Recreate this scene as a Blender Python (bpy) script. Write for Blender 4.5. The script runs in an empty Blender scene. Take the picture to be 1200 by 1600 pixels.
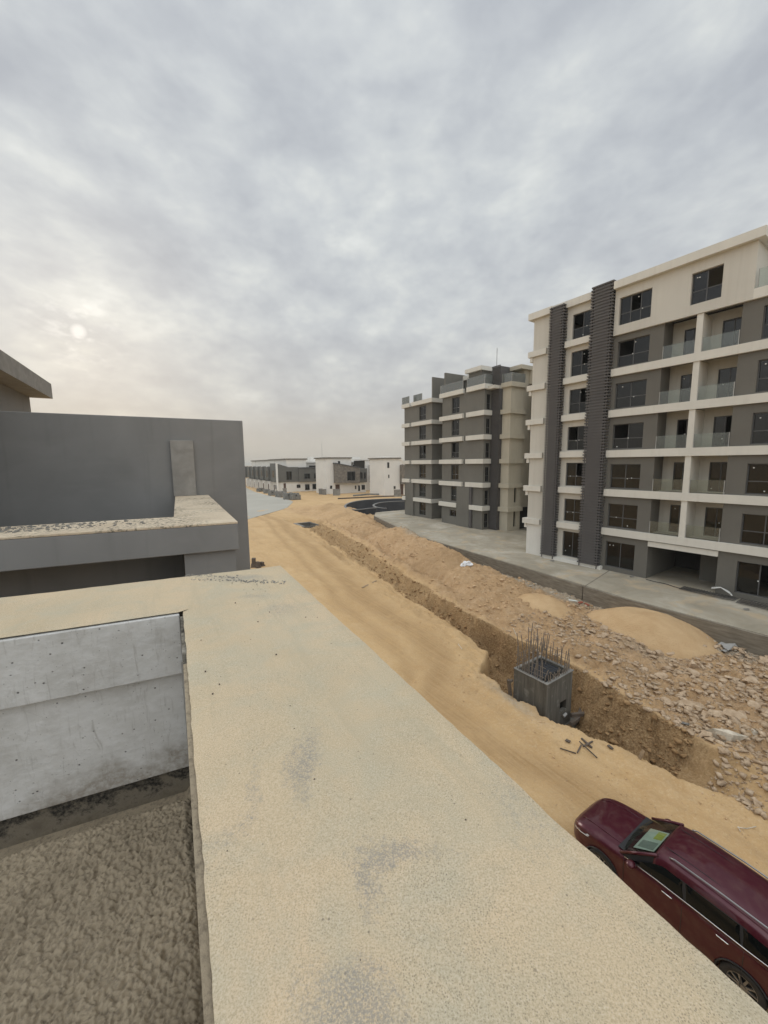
import bpy, bmesh, math, random
import numpy as np
from mathutils import Vector, Matrix, noise as mn
random.seed(7); rng = np.random.default_rng(7)
S = bpy.context.scene; COL = S.collection
rad = math.radians

# ------------------------------------------------------------------ camera
F = 605.0; TH = rad(7.16); RH = rad(-0.6)          # focal length in photo pixels, downward pitch, roll
FW = Vector((0, math.cos(TH), -math.sin(TH)))
R0 = Vector((1, 0, 0)); U0 = Vector((0, math.sin(TH), math.cos(TH)))
CR = math.cos(RH)*R0 + math.sin(RH)*U0; CU = -math.sin(RH)*R0 + math.cos(RH)*U0
cd = bpy.data.cameras.new('camera'); cam = bpy.data.objects.new('camera', cd); COL.objects.link(cam)
cam.matrix_world = Matrix(((CR.x, CU.x, -FW.x, 0), (CR.y, CU.y, -FW.y, 0), (CR.z, CU.z, -FW.z, 0), (0, 0, 0, 1)))
cd.sensor_fit = 'VERTICAL'; cd.sensor_height = 24.0; cd.lens = F/1600*24.0
cd.clip_start = 0.05; cd.clip_end = 9000
S.camera = cam
S.render.resolution_x = 768; S.render.resolution_y = 1024
def at(px, py, z):
    """the point at height z that was read off the survey photograph"""
    d = FW + CR*((px-600)/F) + CU*((800-py)/F)
    return d*(z/d.z)
def aty(px, py, y):
    d = FW + CR*((px-600)/F) + CU*((800-py)/F)
    return d*(y/d.y)

# ------------------------------------------------------------------ world: nishita sky under a broken overcast
SUN_AZ = rad(-36.7); SUN_EL = rad(14.8)
SUND = Vector((math.sin(SUN_AZ)*math.cos(SUN_EL), math.cos(SUN_AZ)*math.cos(SUN_EL), math.sin(SUN_EL)))
W = bpy.data.worlds.new('World'); S.world = W; W.use_nodes = True
nt = W.node_tree; nt.nodes.clear()
class NT:
    def __init__(s, tree): s.t = tree
    def n(s, typ, **kw):
        nd = s.t.nodes.new(typ)
        ins = kw.pop('i', {})
        for k, v in kw.items(): setattr(nd, k, v)
        for k, v in ins.items(): s.set(nd.inputs[k], v)
        return nd
    def set(s, sock, v):
        if isinstance(v, bpy.types.NodeSocket): s.t.links.new(v, sock)
        elif isinstance(v, bpy.types.Node): s.t.links.new(v.outputs[0], sock)
        else:
            if hasattr(sock, 'default_value') and not isinstance(v, (int, float)) and len(v) == 3 and sock.type == 'RGBA': v = (*v, 1)
            sock.default_value = v
    def math(s, op, a, b=0.0, c=None, clamp=False):
        nd = s.t.nodes.new('ShaderNodeMath'); nd.operation = op; nd.use_clamp = clamp
        s.set(nd.inputs[0], a); s.set(nd.inputs[1], b)
        if c is not None: s.set(nd.inputs[2], c)
        return nd.outputs[0]
    def ramp(s, fac, stops, interp='LINEAR'):
        nd = s.t.nodes.new('ShaderNodeValToRGB'); cr = nd.color_ramp; cr.interpolation = interp
        while len(cr.elements) < len(stops): cr.elements.new(0.5)
        for e, (p, c) in zip(cr.elements, stops):
            e.position = p
            if isinstance(c, (int, float)): c = (c, c, c)
            e.color = (*c, 1)
        s.set(nd.inputs[0], fac); return nd.outputs[0]
    def mix(s, fac, a, b, blend='MIX'):
        nd = s.t.nodes.new('ShaderNodeMix'); nd.data_type = 'RGBA'; nd.blend_type = blend
        s.set(nd.inputs[0], fac); s.set(nd.inputs[6], a); s.set(nd.inputs[7], b); return nd.outputs[2]
    def noise(s, vec, scale, detail=6, rough=0.55, dist=0.0, dims='3D'):
        nd = s.t.nodes.new('ShaderNodeTexNoise'); nd.noise_dimensions = dims
        if vec is not None: s.set(nd.inputs['Vector'], vec)
        nd.inputs['Scale'].default_value = scale; nd.inputs['Detail'].default_value = detail
        nd.inputs['Roughness'].default_value = rough; nd.inputs['Distortion'].default_value = dist
        return nd.outputs[0]
g = NT(nt)
tc = g.n('ShaderNodeTexCoord'); sep = g.n('ShaderNodeSeparateXYZ', i={0: tc.outputs['Generated']})
zc = g.math('MAXIMUM', sep.outputs[2], 0.0)
inv = g.math('DIVIDE', 1.0, g.math('ADD', zc, 0.42))
cx = g.math('MULTIPLY', sep.outputs[0], inv); cy = g.math('MULTIPLY', sep.outputs[1], inv)
cv = g.n('ShaderNodeCombineXYZ', i={0: cx, 1: g.math('MULTIPLY', cy, 0.9), 2: g.math('MULTIPLY', zc, 1.3)})
nA = g.noise(cv, 2.6, 4, 0.5, 0.15)
nB = g.noise(cv, 6.5, 5, 0.55, 0.1)
nC = g.noise(cv, 15.0, 5, 0.55, 0.1)
dens = g.math('ADD', g.math('ADD', g.math('MULTIPLY', nA, 0.40), g.math('MULTIPLY', nB, 0.43)), g.math('MULTIPLY', nC, 0.17))
cloud = g.ramp(dens, [(0.36, (0.485, 0.515, 0.56)), (0.45, (0.56, 0.592, 0.628)), (0.52, (0.635, 0.668, 0.69)), (0.58, (0.72, 0.75, 0.75)), (0.66, (0.86, 0.885, 0.87))])
# dusty, warmer and smoother towards the horizon
hz = g.ramp(zc, [(0.0, 1.0), (0.06, 0.82), (0.16, 0.36), (0.32, 0.08), (0.5, 0.0)])
cloud = g.mix(hz, cloud, (0.585, 0.545, 0.475))
sky = g.n('ShaderNodeTexSky', sky_type='NISHITA'); sky.sun_disc = False
sky.sun_elevation = SUN_EL; sky.sun_rotation = SUN_AZ; sky.dust_density = 6.0; sky.altitude = 200
nsk = g.n('ShaderNodeVectorMath', operation='SCALE', i={0: sky.outputs[0], 3: 0.05})
tot = g.mix(0.95, nsk.outputs[0], cloud)
# extra sky brightness added overhead and behind, out of view, lighting ground and facades
zb = g.ramp(sep.outputs[2], [(0.0, 0.97), (0.60, 1.0), (0.74, 1.04), (0.84, 1.85), (1.0, 2.2)])
bk = g.ramp(g.math('MULTIPLY_ADD', sep.outputs[1], -0.5, 0.5), [(0.5, 1.0), (0.65, 1.5), (1.0, 1.9)])
tot = g.mix(1.0, tot, zb, 'MULTIPLY'); tot = g.mix(1.0, tot, bk, 'MULTIPLY')
# the low sun showing through small gaps in the deck
dt = g.n('ShaderNodeVectorMath', operation='DOT_PRODUCT', i={0: tc.outputs['Generated'], 1: tuple(SUND)}).outputs['Value']
gl = g.math('POWER', g.math('MULTIPLY', g.math('SUBTRACT', dt, 0.991), 111.0, clamp=True), 3.0)
gap = g.ramp(g.noise(cv, 22.0, 4, 0.55, 0.1), [(0.50, 0.0), (0.72, 1.0)])
gl2 = g.math('MULTIPLY', gl, gap)
disc = g.math('MULTIPLY', g.math('SUBTRACT', dt, 0.99990), 12000.0, clamp=True)
glow = g.math('ADD', g.math('MULTIPLY', gl2, 0.20), g.math('MULTIPLY', disc, 0.28))
glc = g.mix(1.0, (1.0, 0.95, 0.86), glow, 'MULTIPLY')
tot = g.mix(1.0, tot, glc, 'ADD')
bg = g.n('ShaderNodeBackground', i={0: tot, 1: 1.0})
wo = g.n('ShaderNodeOutputWorld', i={0: bg.outputs[0]})
# ------------------------------------------------------------------ sun behind the cloud
sl = bpy.data.lights.new('sun', 'SUN'); sl.energy = 0.9; sl.angle = rad(22); sl.color = (1, 0.94, 0.84)
so = bpy.data.objects.new('sun', sl); COL.objects.link(so)
so.rotation_euler = SUND.to_track_quat('Z', 'Y').to_euler()
S.view_settings.view_transform = 'Standard'; S.view_settings.look = 'None'
S.view_settings.exposure = 0.0; S.view_settings.gamma = 1.0; S.view_settings.use_curve_mapping = False
S.cycles.max_bounces = 6; S.cycles.transparent_max_bounces = 12

# ------------------------------------------------------------------ materials
def newmat(name):
    m = bpy.data.materials.new(name); m.use_nodes = True; t = m.node_tree; t.nodes.clear(); return m, NT(t)
def finish(m, q, col, rough=0.95, bump=None, bs=0.3, bd=0.02, metal=0.0, spec=0.3, coat=0.0, extra=None):
    b = q.n('ShaderNodeBsdfPrincipled'); q.set(b.inputs['Base Color'], col); q.set(b.inputs['Roughness'], rough)
    b.inputs['Metallic'].default_value = metal; b.inputs['Specular IOR Level'].default_value = spec
    b.inputs['Coat Weight'].default_value = coat; b.inputs['Coat Roughness'].default_value = 0.05
    if bump is not None:
        bp = q.n('ShaderNodeBump', i={'Strength': bs, 'Distance': bd, 'Height': bump}); q.set(b.inputs['Normal'], bp.outputs[0])
    q.n('ShaderNodeOutputMaterial', i={0: b.outputs[0]})
    return m
def pos(q):
    return q.n('ShaderNodeNewGeometry').outputs['Position']
def plaster(name, c, var=0.08, scale=0.5, fine=14, bs=0.15, bd=0.01, rough=0.9, streak=0.0, warm=0.0):
    m, q = newmat(name); P = pos(q)
    a = q.noise(P, scale, 5, 0.6, 0.3); b = q.noise(P, fine, 4, 0.6)
    lo = tuple(x*(1-var) for x in c); hi = tuple(min(1, x*(1+var)) for x in c)
    col = q.ramp(a, [(0.3, lo), (0.7, hi)])
    col = q.mix(q.ramp(b, [(0.4, 0.0), (0.75, 0.35)]), col, tuple(x*(1-var*1.5) for x in c))
    if streak:
        sv = q.n('ShaderNodeVectorMath', operation='MULTIPLY', i={0: P, 1: (3.0, 3.0, 0.12)})
        st = q.noise(sv.outputs[0], 1.3, 4, 0.6)
        col = q.mix(q.math('MULTIPLY', q.ramp(st, [(0.5, 0.0), (0.72, 1.0)]), streak), col, (c[0]*0.72+warm, c[1]*0.70+warm*0.8, c[2]*0.66))
    return finish(m, q, col, rough, b, bs, bd)
def plain(name, c, rough=0.5, metal=0.0, spec=0.4, coat=0.0):
    m, q = newmat(name); P = pos(q); a = q.noise(P, 6, 3)
    col = q.ramp(a, [(0.3, tuple(x*0.92 for x in c)), (0.7, tuple(min(1, x*1.06) for x in c))])
    return finish(m, q, col, rough, metal=metal, spec=spec, coat=coat)
M = {}
M['cream'] = plaster('cream_render', (0.555, 0.528, 0.468), 0.05, 0.35, 20, streak=0.25)
M['cream_band'] = plaster('cream_band_render', (0.635, 0.61, 0.548), 0.05, 0.6, 20, streak=0.2)
M['cream_white'] = plaster('white_primer_render', (0.68, 0.66, 0.61), 0.05, 0.6, 20, streak=0.15)
M['grey'] = plaster('grey_render', (0.145, 0.137, 0.120), 0.07, 0.4, 22, streak=0.14)
M['midgrey'] = plaster('dull_grey_render', (0.155, 0.148, 0.130), 0.10, 0.4, 18, streak=0.2)
M['darkgrey'] = plaster('dark_slat_paint', (0.105, 0.099, 0.097), 0.08, 1.0, 20)
M['oldcream'] = plaster('aged_cream_render', (0.46, 0.42, 0.335), 0.07, 0.4, 20, streak=0.3)
M['white'] = plaster('white_villa_render', (0.72, 0.70, 0.655), 0.05, 0.3, 10, streak=0.12)
M['villagrey'] = plaster('villa_grey_render', (0.13, 0.127, 0.115), 0.12, 0.4, 6)
M['villastone'] = plaster('villa_stone_cladding', (0.19, 0.17, 0.145), 0.35, 1.6, 5)
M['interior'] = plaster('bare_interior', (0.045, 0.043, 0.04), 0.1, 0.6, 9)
M['frame'] = plain('dark_window_frame', (0.085, 0.085, 0.085), 0.45)
M['chrome'] = plain('chrome', (0.75, 0.75, 0.75), 0.12, metal=1.0)
M['sticker'] = plain('white_sticker', (0.75, 0.75, 0.72), 0.6)
M['black'] = plain('black_plastic', (0.02, 0.02, 0.022), 0.5)
M['rubber'] = plain('tyre_rubber', (0.035, 0.033, 0.031), 0.8)
M['alloy'] = plain('alloy_rim', (0.30, 0.30, 0.31), 0.3, metal=0.8)
M['steel'] = plain('rusty_rebar', (0.22, 0.185, 0.15), 0.7, metal=0.2)
M['mesh'] = plain('dark_rebar', (0.07, 0.065, 0.06), 0.7, metal=0.2)
M['wood'] = plaster('weathered_wood', (0.33, 0.24, 0.15), 0.25, 3, 30)
M['darkwood'] = plaster('dark_board', (0.12, 0.095, 0.075), 0.25, 3, 30)
M['plastic'] = plain('white_plastic_bag', (0.75, 0.75, 0.75), 0.4)
M['block'] = plaster('grey_block', (0.23, 0.22, 0.2), 0.25, 1.5, 12, 0.3)
M['bitumen'] = plaster('bitumen_coating', (0.047, 0.052, 0.062), 0.15, 0.5, 12)
M['paleedge'] = plaster('pale_coping', (0.36, 0.35, 0.33), 0.1, 1, 12)
M['greyedge'] = plaster('grey_coping', (0.20, 0.20, 0.195), 0.1, 1, 12)
M['brown'] = plaster('brown_wood_door', (0.09, 0.05, 0.035), 0.1, 1, 12)
M['redtrash'] = plain('red_brick_scrap', (0.35, 0.10, 0.06), 0.8)

def glassmat(name, c, rough=0.04, alpha=None, spec=0.5, film=0.0):
    m, q = newmat(name)
    if alpha is None:
        P = pos(q); a = q.noise(P, 1.2, 3)
        col = q.ramp(a, [(0.3, tuple(x*0.85 for x in c)), (0.7, tuple(x*1.15 for x in c))])
        return finish(m, q, col, rough, spec=spec)
    tr = q.n('ShaderNodeBsdfTransparent', i={0: c})
    gs = q.n('ShaderNodeBsdfGlossy', i={0: (1, 1, 1), 'Roughness': 0.02})
    df = q.n('ShaderNodeBsdfDiffuse', i={0: (0.5, 0.53, 0.5)})
    lw = q.n('ShaderNodeFresnel', i={0: 1.5})
    m0 = q.n('ShaderNodeMixShader', i={0: film, 1: tr.outputs[0], 2: df.outputs[0]})
    mx = q.n('ShaderNodeMixShader', i={0: q.math('MULTIPLY', lw.outputs[0], alpha), 1: m0.outputs[0], 2: gs.outputs[0]})
    q.n('ShaderNodeOutputMaterial', i={0: mx.outputs[0]})
    return m
M['glass'] = glassmat('tinted_window_glass', (0.13, 0.13, 0.13), alpha=0.95, film=0.006)
M['railglass'] = glassmat('clear_rail_glass', (0.86, 0.89, 0.86), alpha=1.0, film=0.05)
M['hazyglass'] = glassmat('dusty_rail_glass', (0.85, 0.9, 0.87), alpha=1.6, film=0.28)
M['carglass'] = glassmat('dark_car_glass', (0.004, 0.005, 0.005), 0.03, spec=0.28)
M['windscreen'] = glassmat('windscreen_glass', (0.62, 0.70, 0.65), alpha=0.8)

# dusty cement coping: sand coloured dust, fine dark grit, grey scuffs where the dust is rubbed off
m, q = newmat('sandy_cement_coping'); P = pos(q)
big = q.noise(P, 1.3, 5, 0.6, 0.5); med = q.noise(P, 6, 5, 0.65, 0.4); fin = q.noise(P, 380, 4, 0.8); grain = q.noise(P, 330, 3, 0.7)
col = q.ramp(big, [(0.32, (0.515, 0.415, 0.275)), (0.5, (0.575, 0.458, 0.305)), (0.68, (0.63, 0.485, 0.32))])
col = q.mix(q.ramp(med, [(0.42, 0.0), (0.66, 0.75)]), col, (0.475, 0.43, 0.32))
col = q.mix(q.ramp(fin, [(0.40, 0.6), (0.50, 0.0)]), col, (0.34, 0.28, 0.18))
col = q.mix(q.ramp(fin, [(0.52, 0.0), (0.66, 0.6)]), col, (0.66, 0.58, 0.45))
gate = q.ramp(q.noise(P, 3.5, 4, 0.6), [(0.42, 0.12), (0.62, 1.0)])
vor = q.n('ShaderNodeTexVoronoi', i={'Vector': P, 'Scale': 330.0})
spk = q.math('MULTIPLY', q.ramp(vor.outputs['Distance'], [(0.18, 1.0), (0.36, 0.0)]), gate)
col = q.mix(q.math('MULTIPLY', spk, 0.65), col, (0.17, 0.145, 0.105))
vor2 = q.n('ShaderNodeTexVoronoi', i={'Vector': P, 'Scale': 60.0})
spk2 = q.math('MULTIPLY', q.ramp(vor2.outputs['Distance'], [(0.06, 1.0), (0.13, 0.0)]), q.ramp(q.noise(P, 12, 3), [(0.50, 0.0), (0.60, 1.0)]))
col = q.mix(q.math('MULTIPLY', spk2, 0.7), col, (0.16, 0.13, 0.10))
# trowel sweeps and hairlines
tw = q.n('ShaderNodeVectorRotate', rotation_type='Z_AXIS', i={'Vector': P, 'Angle': -rad(118.5)}).outputs[0]
tw1 = q.n('ShaderNodeVectorMath', operation='MULTIPLY', i={0: tw, 1: (2.2, 26, 1)}).outputs[0]; tn = q.noise(tw1, 1.0, 5, 0.65, 0.6)
col = q.mix(q.ramp(tn, [(0.54, 0.0), (0.70, 0.35)]), col, (0.42, 0.36, 0.25))
hl = q.n('ShaderNodeTexVoronoi', feature='DISTANCE_TO_EDGE', i={'Vector': q.n('ShaderNodeVectorMath', operation='MULTIPLY_ADD', i={0: P, 1: (1, 1, 1), 2: (0, 0, 0)}).outputs[0], 'Scale': 1.6})
hln = q.math('MULTIPLY', q.ramp(hl.outputs['Distance'], [(0.0, 1.0), (0.004, 0.0)]), q.ramp(q.noise(P, 2.4, 3), [(0.62, 0.0), (0.70, 0.5)]))
col = q.mix(hln, col, (0.20, 0.165, 0.12))
sc = 0.0
wv = q.n('ShaderNodeTexNoise'); wv.inputs['Scale'].default_value = 7.0; wv.inputs['Detail'].default_value = 5; q.set(wv.inputs['Vector'], P)
wp = q.n('ShaderNodeVectorMath', operation='MULTIPLY_ADD', i={0: wv.outputs['Color'], 1: (0.16, 0.16, 0.0), 2: P}).outputs[0]
for (x_, y_, rx_, ry_, st_) in ((0.014, 0.528, 0.095, 0.030, 1.0), (-0.033, 0.50, 0.035, 0.06, 0.8), (-0.161, 0.718, 0.035, 0.10, 0.85), (-0.034, 0.356, 0.09, 0.05, 1.0), (-0.791, 2.013, 0.22, 0.06, 0.9), (-0.436, 1.568, 0.12, 0.10, 0.6), (-0.26, 0.62, 0.02, 0.16, 0.5), (0.24, 0.62, 0.06, 0.12, 0.4), (-0.62, 1.72, 0.10, 0.05, 0.7)):
    dv = q.n('ShaderNodeVectorMath', operation='SUBTRACT', i={0: wp, 1: (x_+0.08, y_+0.08, -0.6)}).outputs[0]
    dv = q.n('ShaderNodeVectorMath', operation='MULTIPLY', i={0: dv, 1: (1/rx_, 1/ry_, 0.0)}).outputs[0]
    ln = q.n('ShaderNodeVectorMath', operation='LENGTH', i={0: dv}).outputs['Value']
    sc = q.math('MAXIMUM', sc, q.math('MULTIPLY', q.math('SUBTRACT', 1.25, ln, clamp=True), st_))
sg = q.noise(P, 85, 6, 0.8)
scf = q.math('MULTIPLY', q.ramp(q.math('ADD', q.math('MULTIPLY', q.math('MINIMUM', sc, 1.0), 0.34), sg), [(0.58, 0.0), (0.80, 1.0)]), q.ramp(q.noise(P, 300, 3, 0.8), [(0.42, 0.05), (0.54, 1.0)]))
col = q.mix(q.math('MULTIPLY', scf, 0.72), col, (0.26, 0.25, 0.23))
h = q.math('ADD', q.math('MULTIPLY', fin, 0.9), q.math('MULTIPLY', grain, 0.4))
M['coping'] = finish(m, q, col, 0.95, h, 0.5, 0.003)
# old neighbour ledge: same dust with crumbs of debris
m, q = newmat('dusty_ledge'); P = pos(q)
big = q.noise(P, 2, 5, 0.6); fin = q.noise(P, 28, 4, 0.7)
col = q.ramp(big, [(0.3, (0.52, 0.42, 0.30)), (0.7, (0.66, 0.56, 0.42))])
deb = q.math('MULTIPLY', q.ramp(fin, [(0.50, 0.0), (0.58, 1.0)]), q.ramp(q.noise(P, 1.3, 3), [(0.42, 0.1), (0.6, 1.0)]))
col = q.mix(deb, col, (0.16, 0.14, 0.11))
M['ledge'] = finish(m, q, col, 0.95, fin, 0.6, 0.02)
# painted inner concrete panel, pitted
m, q = newmat('pitted_white_concrete'); P = pos(q)
a = q.noise(P, 3, 5, 0.6, 0.5); b = q.noise(P, 45, 4, 0.65)
sv = q.n('ShaderNodeVectorMath', operation='MULTIPLY', i={0: P, 1: (14, 14, 30)}); br = q.noise(sv.outputs[0], 1.5, 4, 0.6)
col = q.ramp(a, [(0.28, (0.43, 0.415, 0.385)), (0.5, (0.54, 0.53, 0.505)), (0.75, (0.62, 0.61, 0.59))])
col = q.mix(q.ramp(br, [(0.42, 0.0), (0.75, 0.4)]), col, (0.74, 0.735, 0.73))
col = q.mix(q.ramp(q.noise(P, 5, 6, 0.7, 0.3), [(0.54, 0.0), (0.66, 0.55)]), col, (0.45, 0.43, 0.40))
sepz = q.n('ShaderNodeSeparateXYZ', i={0: P}).outputs[2]
low = q.ramp(q.math('ADD', sepz, q.math('MULTIPLY_ADD', a, 0.5, 1.05)), [(0.0, 1.0), (0.10, 0.0)])
stain = q.math('MULTIPLY', low, q.ramp(b, [(0.35, 0.3), (0.6, 1.0)]))
col = q.mix(q.math('MULTIPLY', stain, 0.8), col, (0.27, 0.235, 0.19))
v = q.n('ShaderNodeTexVoronoi', i={'Vector': P, 'Scale': 26.0}); v.inputs['Randomness'].default_value = 1
pit = q.math('MULTIPLY', q.ramp(v.outputs['Distance'], [(0.06, 1.0), (0.12, 0.0)]), q.ramp(q.noise(P, 11, 2), [(0.42, 0.0), (0.50, 1.0)]))
col = q.mix(q.math('MULTIPLY', pit, 0.9), col, (0.09, 0.085, 0.08))
v2 = q.n('ShaderNodeTexVoronoi', i={'Vector': P, 'Scale': 60.0})
pit2 = q.math('MULTIPLY', q.ramp(v2.outputs['Distance'], [(0.06, 1.0), (0.14, 0.0)]), q.ramp(q.noise(P, 16, 2), [(0.46, 0.0), (0.54, 1.0)]))
col = q.mix(q.math('MULTIPLY', pit2, 0.7), col, (0.12, 0.11, 0.1))
scr = q.n('ShaderNodeVectorMath', operation='MULTIPLY', i={0: P, 1: (30, 30, 5)}); sr = q.noise(scr.outputs[0], 1.2, 4, 0.7, 1.2)
col = q.mix(q.ramp(sr, [(0.56, 0.0), (0.72, 0.5)]), col, (0.30, 0.28, 0.25))
crk = q.n('ShaderNodeTexVoronoi', feature='DISTANCE_TO_EDGE', i={'Vector': P, 'Scale': 5.0})
col = q.mix(q.math('MULTIPLY', q.ramp(crk.outputs['Distance'], [(0.0, 1.0), (0.008, 0.0)]), q.ramp(q.noise(P, 6, 3), [(0.64, 0.0), (0.72, 0.4)])), col, (0.3, 0.28, 0.25))
hh = q.math('SUBTRACT', q.math('ADD', b, br), q.math('MULTIPLY', pit, 2.0))
M['panel'] = finish(m, q, col, 0.85, hh, 0.4, 0.004)
# mould-stained reveal
m, q = newmat('stained_concrete'); P = pos(q)
a = q.noise(P, 7, 6, 0.75, 0.1); b = q.noise(P, 60, 3)
col = q.ramp(a, [(0.40, (0.025, 0.022, 0.018)), (0.47, (0.085, 0.075, 0.058)), (0.54, (0.17, 0.152, 0.12)), (0.66, (0.33, 0.31, 0.27))])
M['stained'] = finish(m, q, col, 0.85, b, 0.5, 0.006)
# mud and mould strip at the wall foot
m, q = newmat('muddy_mouldy_concrete'); P = pos(q)
a = q.noise(P, 12, 6, 0.75, 0.2); b = q.noise(P, 70, 4, 0.7); zz = q.n('ShaderNodeSeparateXYZ', i={0: P}).outputs[2]
col = q.ramp(a, [(0.35, (0.16, 0.135, 0.10)), (0.65, (0.27, 0.235, 0.18))])
top = q.ramp(q.math('ADD', q.math('MULTIPLY', zz, 8.0), q.math('MULTIPLY_ADD', a, 3.4, 9.55)), [(0.05, 0.0), (0.45, 1.0)])
col = q.mix(q.math('MULTIPLY', top, q.ramp(b, [(0.35, 0.55), (0.6, 1.0)])), col, (0.022, 0.020, 0.017))
M['mudstrip'] = finish(m, q, col, 0.9, b, 0.6, 0.006)
# rough mortar screed
m, q = newmat('rough_mortar'); P = pos(q)
a = q.noise(P, 2.2, 4, 0.6); b = q.noise(P, 60, 5, 0.7)
col = q.ramp(a, [(0.3, (0.24, 0.195, 0.135)), (0.7, (0.37, 0.305, 0.215))])
col = q.mix(q.ramp(b, [(0.48, 0.0), (0.68, 0.75)]), col, (0.14, 0.112, 0.08))
M['mortar'] = finish(m, q, col, 0.95, b, 0.8, 0.006)
# grey rendered wall of the neighbour: smooth brushed paint with patches
m, q = newmat('brushed_grey_paint'); P = pos(q)
a = q.noise(P, 0.7, 4, 0.55, 0.6); b = q.noise(P, 3.0, 5, 0.65, 1.2); c = q.noise(P, 50, 3)
col = q.ramp(a, [(0.3, (0.205, 0.202, 0.195)), (0.7, (0.255, 0.251, 0.243))])
col = q.mix(q.ramp(b, [(0.55, 0.0), (0.75, 0.35)]), col, (0.25, 0.246, 0.238))
v = q.n('ShaderNodeTexVoronoi', i={'Vector': P, 'Scale': 5.0})
col = q.mix(q.math('MULTIPLY', q.ramp(v.outputs['Distance'], [(0.02, 1.0), (0.05, 0.0)]), 0.5), col, (0.3, 0.3, 0.3))
sw = q.n('ShaderNodeVectorMath', operation='MULTIPLY', i={0: P, 1: (1.2, 1.2, 7)}); s1 = q.noise(sw.outputs[0], 1.6, 5, 0.65, 0.5)
col = q.mix(q.ramp(s1, [(0.55, 0.0), (0.75, 0.28)]), col, (0.27, 0.265, 0.255))
sv_ = q.n('ShaderNodeVectorMath', operation='MULTIPLY', i={0: P, 1: (5, 5, 0.25)}); s2 = q.noise(sv_.outputs[0], 1.3, 4, 0.6)
col = q.mix(q.ramp(s2, [(0.58, 0.0), (0.78, 0.3)]), col, (0.125, 0.122, 0.115))
M['nwall'] = finish(m, q, col, 0.8, c, 0.15, 0.004)
m, q = newmat('bare_board_concrete'); P = pos(q)
a = q.noise(P, 4, 5, 0.6, 0.5); c = q.noise(P, 40, 3)
col = q.ramp(a, [(0.35, (0.25, 0.238, 0.218)), (0.7, (0.33, 0.315, 0.29))])
M['nboard'] = finish(m, q, col, 0.9, c, 0.4, 0.006)
# concrete pavement
m, q = newmat('pavement_concrete'); P = pos(q)
a = q.noise(P, 0.25, 5, 0.6, 0.8); b = q.noise(P, 1.6, 5, 0.65, 0.5); c = q.noise(P, 20, 3)
col = q.ramp(a, [(0.3, (0.27, 0.238, 0.18)), (0.5, (0.37, 0.33, 0.26)), (0.7, (0.50, 0.46, 0.385))])
col = q.mix(q.ramp(b, [(0.45, 0.0), (0.7, 0.55)]), col, (0.31, 0.26, 0.185))
col = q.mix(q.ramp(q.noise(P, 0.5, 5, 0.65, 0.6), [(0.53, 0.0), (0.63, 0.7)]), col, (0.46, 0.36, 0.24))
M['pavement'] = finish(m, q, col, 0.9, b, 0.3, 0.02)
m, q = newmat('edge_beam_concrete'); P = pos(q)
sv = q.n('ShaderNodeVectorMath', operation='MULTIPLY', i={0: P, 1: (1, 1, 7)})
a = q.noise(sv.outputs[0], 1.2, 5, 0.6); b = q.noise(P, 14, 4, 0.6)
col = q.ramp(a, [(0.3, (0.15, 0.125, 0.095)), (0.6, (0.235, 0.205, 0.16)), (0.75, (0.30, 0.27, 0.22))])
M['beam'] = finish(m, q, col, 0.9, b, 0.5, 0.02)
m, q = newmat('street_concrete'); P = pos(q)
a = q.noise(P, 0.08, 5, 0.6, 0.5); b = q.noise(P, 0.8, 4, 0.6)
col = q.ramp(a, [(0.3, (0.34, 0.325, 0.28)), (0.7, (0.42, 0.40, 0.35))])
col = q.mix(q.ramp(b, [(0.5, 0.0), (0.75, 0.4)]), col, (0.40, 0.345, 0.26))
M['street'] = finish(m, q, col, 0.9)
m, q = newmat('pier_concrete'); P = pos(q)
sv = q.n('ShaderNodeVectorMath', operation='MULTIPLY', i={0: P, 1: (9, 9, 0.8)})
a = q.noise(sv.outputs[0], 1.0, 5, 0.6); b = q.noise(P, 3, 4); c = q.noise(P, 30, 3)
col = q.ramp(a, [(0.3, (0.08, 0.074, 0.062)), (0.6, (0.135, 0.125, 0.105)), (0.78, (0.22, 0.205, 0.175))])
col = q.mix(q.ramp(b, [(0.6, 0.0), (0.72, 0.5)]), col, (0.26, 0.25, 0.22))
M['pier'] = finish(m, q, col, 0.9, c, 0.4, 0.01)
# site earth
m, q = newmat('site_earth'); P = pos(q)
za = q.n('ShaderNodeVertexColor', layer_name='zone'); zs = q.n('ShaderNodeSeparateColor', i={0: za.outputs[0]})
zr_, zg_, zb_ = zs.outputs[0], zs.outputs[1], zs.outputs[2]
trk = q.n('ShaderNodeVertexColor', layer_name='tracks').outputs[0]
a = q.noise(P, 0.22, 5, 0.6, 0.8); b = q.noise(P, 1.7, 6, 0.65, 0.4); c = q.noise(P, 11, 5, 0.7); d = q.noise(P, 45, 3, 0.6)
road = q.ramp(a, [(0.3, (0.48, 0.305, 0.145)), (0.5, (0.55, 0.36, 0.175)), (0.72, (0.62, 0.435, 0.235))])
road = q.mix(q.ramp(b, [(0.38, 0.0), (0.62, 0.55)]), road, (0.60, 0.42, 0.23))
az_ = rad(33)
tv = q.n('ShaderNodeVectorRotate', rotation_type='Z_AXIS', i={'Vector': P, 'Angle': -rad(123)})
ts = q.n('ShaderNodeVectorMath', operation='MULTIPLY', i={0: tv.outputs[0], 1: (0.16, 1.1, 1)})
tr = q.noise(ts.outputs[0], 1.0, 6, 0.65, 0.9)
road = q.mix(q.math('MULTIPLY', q.ramp(tr, [(0.45, 0.0), (0.68, 0.6)]), q.ramp(b, [(0.3, 0.2), (0.6, 1.0)])), road, (0.44, 0.29, 0.15))
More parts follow.
